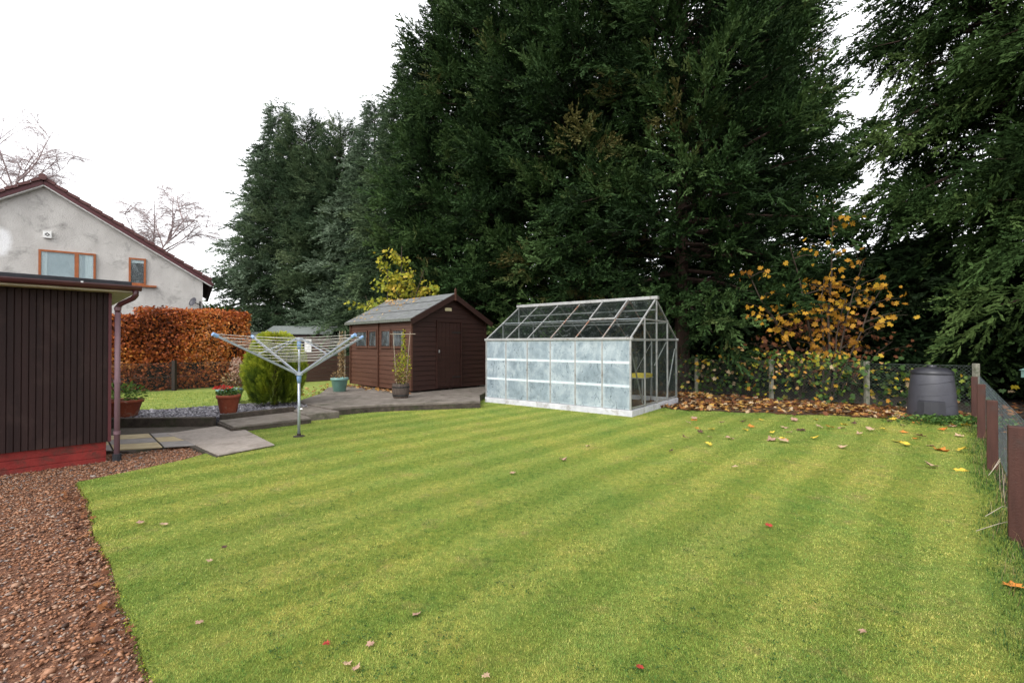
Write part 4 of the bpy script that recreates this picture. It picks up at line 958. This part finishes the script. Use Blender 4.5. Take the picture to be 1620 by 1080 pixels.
# compost bin
cb = empty('compost_bin', (8.02, 8.70, 0), R(40)); tag(cb, 'dark grey plastic compost bin with a domed lid in the back right corner', 'compost bin')
prof = [(.37, .0), (.375, .02), (.355, .28), (.335, .55), (.305, .84), (.298, .86), (.28, .87)]
MB().lathe(prof, 32).build('bin_body', M['bin'], cb, smooth=True)
mb = MB()
for z0 in (.20, .42, .64):
    pts = [((.376-.08*(z0+.10*k/14))*math.cos(R(150+8*k)), (.376-.08*(z0+.10*k/14))*math.sin(R(150+8*k)), z0+.10*k/14) for k in range(15)]
    mb.tube(pts, [.001]+[.007]*13+[.001], 6)
mb.build('rib', M['bin'], cb, smooth=True)
MB().lathe([(.315, .84), (.320, .87), (.305, .90), (.22, .955), (.10, .975), (0, .98)], 32).build('lid', M['binlid'], cb, smooth=True)
MB().lathe([(.07, .97), (.075, 1.005), (.05, 1.015), (0, 1.015)], 16).build('lid_knob', M['binlid'], cb, smooth=True)
th = R(186)
mb = MB(); r = .40
vs = [];
for a in (-.52, -.26, 0, .26, .52):
    for z, rr_ in ((.02, r), (.34, r-.02)): vs.append((rr_*math.cos(th+a), rr_*math.sin(th+a), z))
for a in (-.52, -.26, 0, .26, .52):
    for z, rr_ in ((.02, .35), (.38, .32)): vs.append((rr_*math.cos(th+a), rr_*math.sin(th+a), z))
fs = [(2*i, 2*i+2, 2*i+3, 2*i+1) for i in range(4)]+[(2*i+1, 2*i+3, 10+2*i+3, 10+2*i+1) for i in range(4)]+[(0, 1, 11, 10), (8, 18, 19, 9)]
mb.add(vs, fs); mb.build('hatch', M['binlid'], cb)

# ---------------------------------------------------------------- conifers
def conifer_data(seed, Ht=16., Rad=3.6, base=1.5, nbr=170, per=24, tmpl=SPR, lift=.25, ss=(.55, 1.05), top=1.0, power=.75, zb=.15):
    r = np.random.default_rng(seed); P = []; X = []; S = []; T = []; limbs = []
    for i in range(nbr):
        k = (i+.5)/nbr; k = k**.9; z = base+(Ht-base)*k
        u = (z-base)/(Ht-base); Rz = Rad*min(1, (1-u)*1.15+.02)**power*(.72+.28*min(1, u*6+.3)) + .25
        az = i*2.39996+r.uniform(-.4, .4); L = Rz*r.uniform(.62, 1.12)
        el = R(r.uniform(-14, 16)+ (lift*60)*u)
        d = np.array([math.cos(az)*math.cos(el), math.sin(az)*math.cos(el), math.sin(el)]); sd = np.array([-math.sin(az), math.cos(az), 0.])
        p0 = np.array([0, 0, z]); ns = max(6, int(per*(.35+.65*L/Rad)))
        s = r.uniform(.22, 1, ns)**.75; lat = r.normal(0, .15, ns)*L*(1.15-s)*1.2+r.normal(0, .12, ns)
        drp = -.10*L*s*s
        p = p0+d*(s*L)[:, None]+sd*lat[:, None]; p[:, 2] += drp+r.normal(0, .26, ns)
        dev = np.sign(lat)*np.minimum(np.abs(lat)*1.2, 1.0)+r.normal(0, .30, ns)
        xd = d*np.cos(dev)[:, None]+sd*np.sin(dev)[:, None]; xd[:, 2] += r.normal(zb, .38, ns)
        P.append(p); X.append(xd); S.append(r.uniform(ss[0], ss[1], ns)*(.75+.25*L/Rad)*(1 if u < .85 else .7))
        bt = r.uniform(-.20, .22); T.append(np.clip(.16+.42*s**2+bt+r.normal(0, .09, ns)+(.0 if r.random() > .04 else .35), 0, 1))  # tips grow brighter; per-branch spread puts clump shadow contrast into the colour
        limbs.append((p0, p0+d*L*.5+np.array([0, 0, -.02*L]), p0+d*L*.9+np.array([0, 0, -.09*L]), .012+.016*L))
    # leader
    P.append(np.stack([r.normal(0, .06, 26), r.normal(0, .06, 26), Ht-1.9+np.linspace(0, 2.5, 26)], 1)); xx = rand_dirs(26, .2, .9); X.append(xx); S.append(np.linspace(.7, .22, 26)); T.append(np.full(26, .5))
    P = np.concatenate(P); X = np.concatenate(X); S = np.concatenate(S); T = np.concatenate(T)
    up = np.repeat([[0, 0, 1.]], len(P), 0)+r.normal(0, .6, (len(P), 3))
    parts = []
    for k in range(4):
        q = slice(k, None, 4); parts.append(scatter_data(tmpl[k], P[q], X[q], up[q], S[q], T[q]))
    return merge(parts), limbs
CR = {}
def conifer(label, x, y, Ht, Rad, kind, mat, rz_=0., base=1.5, group='tall conifers along the back boundary', trunk_r=.22):
    key = kind+mat
    e = empty('conifer', (x, y, 0), rz_); tag(e, label, 'conifer tree', group)
    if key not in CR:
        spec = {'ley': dict(seed=3, Rad=3.8, base=1.9, nbr=200, per=46, ss=(.45, .95), tmpl=SPR, power=.48),
                'ley2': dict(seed=5, Rad=3.9, base=2.2, nbr=190, per=46, ss=(.45, .95), tmpl=SPR, power=.42),
                'droop': dict(seed=9, Rad=4.2, base=1.8, nbr=170, per=48, tmpl=SPR_D, lift=.05, ss=(.5, .95), power=.36, zb=-.25),
                'spire': dict(seed=11, Rad=3.8, base=.5, nbr=260, per=25, tmpl=SPR_D, lift=.1, power=1.2, zb=-.05)}[kind]
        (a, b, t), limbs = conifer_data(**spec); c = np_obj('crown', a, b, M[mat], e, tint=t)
        mb = MB().tube([(0, 0, -.1), (.02, .03, 2), (-.03, 0, 6), (.02, 0, 11), (0, 0, 15.6)], [.26, .22, .17, .10, .02], 10)
        for l in limbs: mb.tube(l[:3], [l[3], l[3]*.7, .006], 5, False)
        tr = mb.build('trunk', M['bark'], e); CR[key] = (c, tr, spec['Rad'])
    else:
        for s in CR[key][:2]:
            c = s.copy(); c.parent = e; col.objects.link(c)
    r0 = CR[key][2]; e.scale = (Rad/r0, Rad/r0, Ht/16.)
    return e
def at(px, d): return ((px-810)/720*d, d)
conifer('pointed bluish green conifer at the far left end of the row, beside the house', *at(440, 30), 17.0, 4.3, 'spire', 'conB', .3)
conifer('second conifer from the left end of the row, dark and bushy with a blunt top', *at(484, 29.5), 15.6, 3.9, 'ley', 'conC', 1.2)
conifer('third conifer from the left end of the row, rising above the small far shed', *at(538, 28.5), 15.0, 3.3, 'ley', 'conC', 2.2)
conifer('grey green conifer behind the left end of the brown shed roof', *at(592, 27), 15.6, 4.0, 'spire', 'conB', 3.4)
conifer('conifer with grey green sprays right behind the yellow sapling', *at(652, 24.5), 17.0, 4.2, 'spire', 'conC', 4.4)
conifer('tall dark conifer rising behind the ridge of the brown shed', *at(725, 22), 18.6, 3.8, 'ley', 'conA', 5.0)
conifer('tall dark conifer standing between the brown shed and the greenhouse', *at(815, 20.5), 19.0, 4.3, 'ley2', 'conA', .9)
conifer('tall green conifer behind the left half of the greenhouse with feathery branches', *at(915, 18.5), 19.0, 4.4, 'ley', 'conA', 2.9)
conifer('tall dark conifer behind the right half of the greenhouse, its bare trunk showing', *at(1078, 15.9), 18.0, 4.3, 'ley2', 'conA', 4.0)
conifer('tall dark conifer just left of the bright sky gap', *at(1185, 19.0), 18.0, 3.6, 'ley', 'conA', 5.8)
conifer('tall cypress with drooping sprays over the compost bin, at the right edge', *at(1590, 13.6), 17.0, 3.85, 'droop', 'conD', 1.0)
conifer('second cypress at the right edge, largely out of the picture behind the right hand fence', 14.6, 9.2, 17.0, 4.0, 'droop', 'conD', 2.6)

# wood and undergrowth behind the row: reads as one dark mass
P = []; n = 11000
t = rng.uniform(-9, 34, n); o_ = rng.uniform(4.2, 9, n); top = 3.4+1.2*vnoise(t*.4, t*0, 41); z = rng.random(n)**.8*top
x = 8.1-.722*t+.692*o_; y = 10.4+.692*t+.722*o_
X = rand_dirs(n, -.5, .4); a, b, tt = scatter_data(SPR_D[0], np.stack([x, y, z], 1), X, rand_dirs(n, .3, 1), rng.uniform(.9, 1.6, n), rng.random(n)*.35)
o = np_obj('undergrowth', a, b, M['conA'], tint=tt); tag(o, 'dark tangled undergrowth filling the wood behind the conifer row', 'undergrowth', kind='stuff')
# pale green bush far left behind hedge
bb = empty('garden_bush', (-17.8, 27.5, 0)); tag(bb, 'pale green bush between the house corner and the conifers', 'bush')
MB().tube([(0, 0, 0), (0, 0, 1.6)], .06, 6).build('trunk', M['bark'], bb)
bunch('crown', bb, t_oval(.5), 'green', 2600, (0, 0, 2.3), (1.9, 1.5, 1.4), .22, t0=.3)

# ---------------------------------------------------------------- saplings with big autumn leaves
def sapling(name, label, loc, stems, mat, nleaf, size, box, t0=0, t1=1, cat='tree', drop=.5, seed=1, grp=None):
    r = np.random.default_rng(seed); e = empty(name, loc); tag(e, label, cat, grp)
    mb = MB(); ends = []
    for (dx, dy, hh, rr_) in stems:
        pts = [Vector((dx*.15*k/5, dy*.15*k/5, 0)).lerp(Vector((dx, dy, hh)), k/5)+Vector((r.normal(0, .05), r.normal(0, .05), 0)) for k in range(6)]
        pts[0] = Vector((dx*.12, dy*.12, -.03)); mb.tube(pts, [rr_*(1-.15*k) for k in range(6)], 7)
        for k in range(9):
            u = r.uniform(.35, 1); i = min(4, int(u*5)); p = pts[i].lerp(pts[i+1], u*5-i); a = r.uniform(0, 6.28); L = r.uniform(.35, .95)
            q = p+Vector((math.cos(a)*L, math.sin(a)*L, r.uniform(.05, .5)*L)); mb.tube([p, p.lerp(q, .5)+Vector((0, 0, .05)), q], [rr_*.35, rr_*.25, .004], 5); ends += [(p, q)]
    mb.build('trunk', M['stem'], e)
    P = []
    for k in range(nleaf):
        p, q = ends[r.integers(len(ends))]; u = r.uniform(.2, 1.1); c = p.lerp(q, u)+Vector(r.normal(0, .12, 3)); P.append(c)
    P = np.array([tuple(p) for p in P]); n = len(P); X = rand_dirs(n, -.9, .1); X[:, 2] -= drop; parts = []
    upv = np.stack([rng.normal(-.3, .7, n), rng.normal(-.8, .5, n), rng.normal(.5, .4, n)], 1); tt = np.clip(t0+(t1-t0)*(.5*vnoise(P[:, 0]*2+5, P[:, 2]*2, seed)+.5*rng.random(n)), 0, 1)
    for k in range(4):
        s = slice(k, None, 4); parts.append(scatter_data(MAPLE[k], P[s], X[s], upv[s], rng.uniform(size*.6, size*1.15, len(P[s])), tt[s]))
    a, b, t = merge(parts); np_obj('crown', a, b, M[mat], e, tint=t); return e
sapling('sycamore_sapling', 'yellow and orange leaved sycamore sapling in the sky gap behind the back fence', (8.35, 12.1, 0),
        [(-1.9, .2, 3.3, .035), (-.9, -.1, 4.0, .04), (.2, 0, 5.3, .04), (.8, -.2, 3.6, .03), (1.3, -.2, 2.9, .03), (-1.6, -.3, 2.2, .025), (.3, -.3, 2.6, .03), (-.3, -.3, 3.1, .03)], 'maple', 400, .20, None, .1, .9, seed=4)
sapling('sycamore_sapling', 'yellow green leaved sapling behind the left end of the shed roof', (-4.5, 17.7, 0),
        [(-1.2, 0, 3.3, .04), (-.5, 0, 4.6, .05), (.2, 0, 5.2, .05), (1.0, 0, 4.3, .04), (.7, 0, 3.6, .03), (-.8, -.2, 2.9, .03), (1.4, 0, 3.6, .03)], 'maplegreen', 1700, .20, None, .2, 1, seed=5)
sapling('autumn_shrub', 'dull brown and orange leaved shrub low behind the middle of the back fence', (8.9, 12.7, 0),
        [(-1.6, .2, 1.5, .02), (-.8, -.1, 1.9, .02), (.1, 0, 2.2, .02), (.8, -.2, 1.8, .02), (1.5, -.2, 1.5, .02), (-2.3, -.3, 1.4, .02)], 'litter', 420, .16, None, 0, .55, 'shrub', seed=6)
# brambles along the back fence (each clump one plant)
bl = [(9.3, 'bramble clump with yellow leaves by the first fence post behind the greenhouse corner', 3.6, .9), (0, 'bramble clump climbing the netting left of the middle concrete post', 2.45, 1.1), (0, 'green and yellow bramble on the netting just right of the middle concrete post', 1.35, 1.0), (0, 'bramble clump with tan leaves around the right hand concrete post', .35, .95), (0, 'low bramble clump on the netting behind the compost bin', -.95, .7)]
for i, (_, lab, t, hh) in enumerate(bl):
    x, y = F(t, .15); e = empty('bramble', (x, y, 0)); tag(e, lab, 'bramble', 'brambles growing through the back fence')
    mb = MB(); r = np.random.default_rng(50+i)
    for k in range(14):
        a = r.uniform(0, 6.28); L = r.uniform(.3, .8); z1 = hh*r.uniform(.6, 1.35)
        mb.tube([(0, 0, 0), (math.cos(a)*L*.4, math.sin(a)*.2*L, z1*.7), (math.cos(a)*L, math.sin(a)*.35*L, z1)], [.008, .006, .003], 5)
    mb.build('stems', M['stem'], e)
    n = 330; P = np.stack([rng.normal(0, .50, n), rng.normal(-.05, .22, n), hh*rng.random(n)**.75*1.25], 1); ca = np.array([VD.x, VD.y, 0]); cb_ = np.array([UD.x, UD.y, 0])
    W = P[:, :1]*ca+P[:, 1:2]*cb_; W[:, 2] = P[:, 2]; X = rand_dirs(n, -.9, .2); upv = np.stack([rng.normal(-.4, .6, n), rng.normal(-.8, .5, n), rng.normal(.5, .4, n)], 1)
    parts = [scatter_data(MAPLE[k], W[k::4], X[k::4], upv[k::4], rng.uniform(.07, .17, len(W[k::4])), rng.random(len(W[k::4]))) for k in range(4)]
    a, b, t_ = merge(parts); np_obj('leaves', a, b, M['bramble'], e, tint=t_)
# ground cover by the bin and wispy grass under the right fence
n = 1500; x = rng.normal(7.9, .45, n); y = 8.1+rng.normal(0, .22, n); a, b, t_ = scatter_data(t_oval(.6), np.stack([x, y, rng.uniform(.0, .11, n)], 1), rand_dirs(n, -.2, .7), rand_dirs(n, .5, 1), rng.uniform(.03, .075, n), rng.random(n)*.8)
o = np_obj('ground_cover', a, b, M['green'], tint=t_); tag(o, 'low leafy green ground cover at the foot of the compost bin', 'ground cover', kind='stuff')
def tuft(n, pts, spread, h0, h1, wd):
    c = np.array(pts)[rng.integers(len(pts), size=n)]; x = c[:, 0]+rng.normal(0, spread, n); y = c[:, 1]+rng.normal(0, spread, n)
    h = rng.uniform(h0, h1, n); az = rng.uniform(0, 6.28, n); ln = rng.uniform(.1, .9, n)*h; V_ = []; 
    side = np.stack([-np.sin(az), np.cos(az), 0*az], 1)*wd/2; b0 = np.stack([x, y, 0*x-.005], 1); m1 = b0+np.stack([np.cos(az)*ln*.35, np.sin(az)*ln*.35, h*.7], 1); tp = b0+np.stack([np.cos(az)*ln, np.sin(az)*ln, h*.95], 1)
    V_ = np.stack([b0-side, b0+side, m1-side*.7, m1+side*.7, tp], 1).reshape(-1, 3); f = np.array([(0, 1, 3), (0, 3, 2), (2, 3, 4)]); Fs = (f[None]+(np.arange(n)*5)[:, None, None]).reshape(-1, 3)
    return V_, Fs, np.repeat(rng.random(n), 5)
fp = [G(s, rng.uniform(-.12, .06)) for s in np.arange(-2, 8, .12)]
a, b, t_ = tuft(350, fp, .05, .04, .17, .003); o = np_obj('long_grass', a, b, M['dry'], tint=t_*.6+.4); tag(o, 'dry wispy grass growing along the foot of the right hand fence', 'long grass', kind='stuff')
a, b, t_ = tuft(9000, fp, .07, .015, .05, .004); o = np_obj('fence_grass', a, b, M['green'], tint=t_*.8); tag(o, 'longer green grass left unmown along the right hand fence', 'long grass', kind='stuff')

# ---------------------------------------------------------------- fallen leaves
def litter(name, label, x, y, z, size, t0=0, t1=1):
    n = len(x); P = np.stack([x, y, z+rng.random(n)*.03], 1); X = rand_dirs(n, -.25, .25); upv = rand_dirs(n, .65, 1)
    parts = [scatter_data(MAPLE[k], P[k::4], X[k::4], upv[k::4], rng.uniform(size*.55, size*1.2, len(P[k::4])), t0+(t1-t0)*rng.random(len(P[k::4]))) for k in range(4)]
    a, b, t_ = merge(parts); o = np_obj(name, a, b, M['litter'], tint=t_); tag(o, label, 'leaf litter', kind='stuff')
x, y = fill(bed, 22000, (3.2, 9, 8, 13)); kk = rng.random(len(x)) < np.clip((vnoise(x*1.6, y*1.6, 61)-.28)*1.0, .07, .5); x, y = x[kk], y[kk]; x = x+rng.normal(0, .07, len(x)); y = y+rng.normal(0, .07, len(y)); ins = inpoly(x, y, lawn_poly); x, y = x[ins], y[ins]
litter('leaf_litter', 'drift of yellow and brown fallen leaves along the foot of the back fence', x, y, .016, .15)
n = 3000; x = rng.uniform(3.5, 15, n); y = rng.uniform(1, 12, n); m = ((x-8.9)*.722-(y-8.8)*.692 > .2) & (rng.random(n) < .15+.85*vnoise(x*.7, y*.7, 66)); litter('leaf_litter', 'brown fallen leaves on the dark ground beyond the right hand fence', x[m], y[m], -.075, .15, 0, .6)
n = 240; x = rng.uniform(-4.9, -.9, n); y = rng.normal(0, .12, n); px_, py_ = x.copy(), None
s = rng.uniform(-.2, 3.3, n); x = -2.59-.722*s-.692*(.12+np.abs(y)); y = 11.8+.692*s-.722*(.12+np.abs(y)); litter('leaf_litter', 'tan fallen leaves lying on the patio along the window side of the shed', x, y, .152, .10, .3, 1)
n = 150; x = rng.uniform(-6.2, -4.7, n); y = rng.uniform(11, 15, n); litter('leaf_litter', 'tan fallen leaves scattered on the small lawn left of the shed', x, y, .105, .11, .4, 1)
n = 160; le2 = le[rng.integers(2, 33, n)]; o2 = rng.uniform(.02, .16, n); litter('leaf_litter', 'reddish fallen leaves caught in the gravel along the edge of the turf', le2[:, 0]-.7*o2, le2[:, 1]-.7*o2, -.028, .055, .0, .45)
# individual leaves on the lawn
def leaf_obj(px, py, colr, size, label, group=None, curl=1.0):
    d = CAM_H*720/(py-545.); x = (px-810)/720*d
    v, f = t_maple(.16*curl, int(px) % 7); me = bpy.data.meshes.new('fallen_leaf'); me.from_pydata([tuple(q) for q in v*size], [], [tuple(int(i) for i in q) for q in f]); me.materials.append(M['leaf_'+colr])
    o = bpy.data.objects.new('fallen_leaf', me); col.objects.link(o); o.location = (x, d, .022); o.rotation_euler = (R(rng.uniform(-18, 18)), R(rng.uniform(-18, 18)), rng.uniform(0, 6.28))
    o.modifiers.new('solid', 'SOLIDIFY').thickness = .0015
    tag(o, label, 'leaf', group); return o
G1 = 'fallen leaves scattered on the lawn'
uniq = [(1584, 930, 'orange', .13, 'big orange leaf at the right edge of the lawn, near the last fence post', 1), (1470, 711, 'orange', .24, 'large upright curled orange leaf in front of the compost bin', 2.4),
 (1512, 741, 'yellow', .16, 'bright yellow leaf beside a tan one, by the right hand fence', 1), (1488, 741, 'tan', .17, 'tan leaf touching the bright yellow leaf, by the right hand fence', 1.5),
 (1222, 699, 'pink', .20, 'large pale pinkish leaf, left of a pair halfway across the back lawn', 1.8), (1246, 702, 'tan', .20, 'tan leaf, right of a pair halfway across the back lawn', 1),
 (885, 727, 'pink', .13, 'pinkish brown leaf alone on the mown stripes in front of the greenhouse', 1.8), (1212, 836, 'red', .07, 'small reddish leaf alone in the middle of the right half of the lawn', 1),
 (217, 832, 'pink', .07, 'small pink leaf near the left corner of the lawn', 1), (258, 834, 'tan', .07, 'small cream leaf just right of the pink one near the left lawn corner', 1),
 (526, 1020, 'red', .045, 'dark red leaf standing on edge at the bottom of the lawn', 3), (1407, 698, 'yellow', .18, 'yellow leaf lying flat in front of the right hand concrete post', .8),
 (1014, 1064, 'red', .045, 'small red leaf at the bottom edge of the picture, right of the centre', 1), (568, 716, 'orange', .10, 'orange brown leaf on the lawn to the right of the dryer pole', 1),
 (1370, 1003, 'pink', .045, 'small pink and white leaf low in the right of the lawn', 1.5), (658, 978, 'pink', .06, 'pinkish leaf above two others at the bottom left of the lawn centre', 1)]
for px, py, c, s, lab, cu in uniq: leaf_obj(px, py, c, s, lab, G1, cu)
for px, py, c, lab in ((590, 1016, 'pink', 'pinkish leaf low on the lawn, just right of the dark red leaf'), (542, 1055, 'tan', 'small tan leaf near the bottom edge, left of a pinkish one'), (557, 1067, 'pink', 'small pinkish leaf near the bottom edge, touching the small tan one'),
      (762, 1071, 'tan', 'lone tan leaf at the bottom edge, centre of the lawn'), (317, 984, 'pink', 'lone pinkish leaf low on the left of the lawn near the gravel'), (340, 889, 'tan', 'small tan leaf on the left of the lawn below the cream one'), (362, 869, 'dark', 'small dark brown leaf on the left of the lawn, above a tan one')):
    leaf_obj(px, py, c, .05, lab, G1, 1.2)
for px, py, c, lab in ((935, 706, 'tan', 'tan leaf on the stripes below the greenhouse front, right of the pinkish brown one'), (815, 748, 'tan', 'tan leaf alone on the stripes, left of the pinkish brown one'), (1155, 741, 'tan', 'tan leaf alone in the open, below the right end of the greenhouse'),
      (1060, 716, 'dark', 'dark brown leaf on the grass straight below the greenhouse corner'), (1126, 693, 'tan', 'tan leaf on the grass a metre from the greenhouse corner'), (1100, 681, 'tan', 'tan leaf on the grass closest to the greenhouse corner')):
    leaf_obj(px, py, c, .09, lab, G1, 1.2)
k = 0; seen = {}
while k < 56:
    px = rng.uniform(1085, 1545); py = 660+abs(rng.normal(0, 22))
    if py > 735: continue
    c = rng.choice(['tan', 'tan', 'orange', 'yellow', 'pink', 'dark']); zone = next(zn for lim, zn in ((1140, 'just right of the greenhouse corner'), (1200, 'between the greenhouse and the middle concrete post'), (1255, 'in front of the middle concrete post'), (1315, 'midway between the middle and right posts'), (1370, 'just left of the right concrete post'), (1425, 'between the right concrete post and the compost bin'), (1485, 'in front of the compost bin'), (1600, 'between the compost bin and the right fence')) if px < lim)
    far = 'close to the bed' if py < 672 else 'out on the grass' if py < 690 else 'out on the lawn'
    nth = seen.get((str(c), far, zone), 0); seen[(str(c), far, zone)] = nth+1
    if nth: continue
    leaf_obj(px, py, c, rng.uniform(.10, .19), {'tan': 'tan', 'pink': 'pinkish', 'dark': 'dark brown'}.get(str(c), str(c))+' leaf '+far+', '+zone, 'leaves at the back of the lawn', 1.4); k += 1

# dead stalks arching out of the right fence
mb = MB()
for (s, dx, dz, ln) in ((1.0, -.25, .42, .5), (1.2, -.12, .30, .4), (.3, -.3, .22, .5), (.2, -.35, .12, .4), (1.5, -.2, .35, .4)):
    x, y = G(s); pts = [Vector((x, y, .02)), Vector((x+dx*.3, y-.05, dz*.8)), Vector((x+dx*.8, y-.15, dz)), Vector((x+dx*1.4, y-.2, dz*.75))]; mb.tube(pts, .0022, 5)
o = mb.build('dead_stalks', M['cane']); tag(o, 'thin dead stalks arching between the near posts of the right hand fence', 'stalks', kind='stuff')

# ---------------------------------------------------------------- bare birches behind the house
def birch(label, loc, Ht, seed, spread):
    r = random.Random(seed); e = empty('bare_birch', loc); tag(e, label, 'birch tree', 'bare birches behind the house'); mt = MB(); mw_ = MB()
    def br(p, d, L, rad, lvl):
        pts = [p]; q = p.copy(); dd = d.copy()
        for k in range(4):
            dd = (dd+Vector((r.gauss(0, .13), r.gauss(0, .13), (.05 if lvl < 2 else -.13)))).normalized(); q = q+dd*L/4; pts.append(q.copy())
        (mt if lvl < 2 else mw_).tube(pts, [max(rad*(1-.2*k), .007) for k in range(5)], 6 if lvl < 2 else 3, False)
        if lvl >= 4: return
        for k in range((18, 9, 7, 6)[lvl]):
            u = r.uniform(.3 if lvl == 0 else .15, 1); i = min(3, int(u*4)); s = pts[i].lerp(pts[i+1], u*4-i); a = r.uniform(0, 6.28)
            nd = (dd*.8+Vector((math.cos(a), math.sin(a), .25))*spread).normalized(); br(s, nd, L*(.48 if lvl else .33)*r.uniform(.7, 1.15), max(rad*.42, .009), lvl+1)
    br(Vector((0, 0, 0)), Vector((0, 0, 1)), Ht*.8, .16, 0)
    mt.build('trunk', M['birch'], e); mw_.build('twigs', M['birch'], e)
birch('bare birch tree rising behind the house roof at the left edge of the picture', (-36.3, 31.5, 0), 18.0, 4, .8)
birch('small bare birch tree behind the right slope of the house roof', (-29.3, 32.5, 0), 16.8, 8, .9)
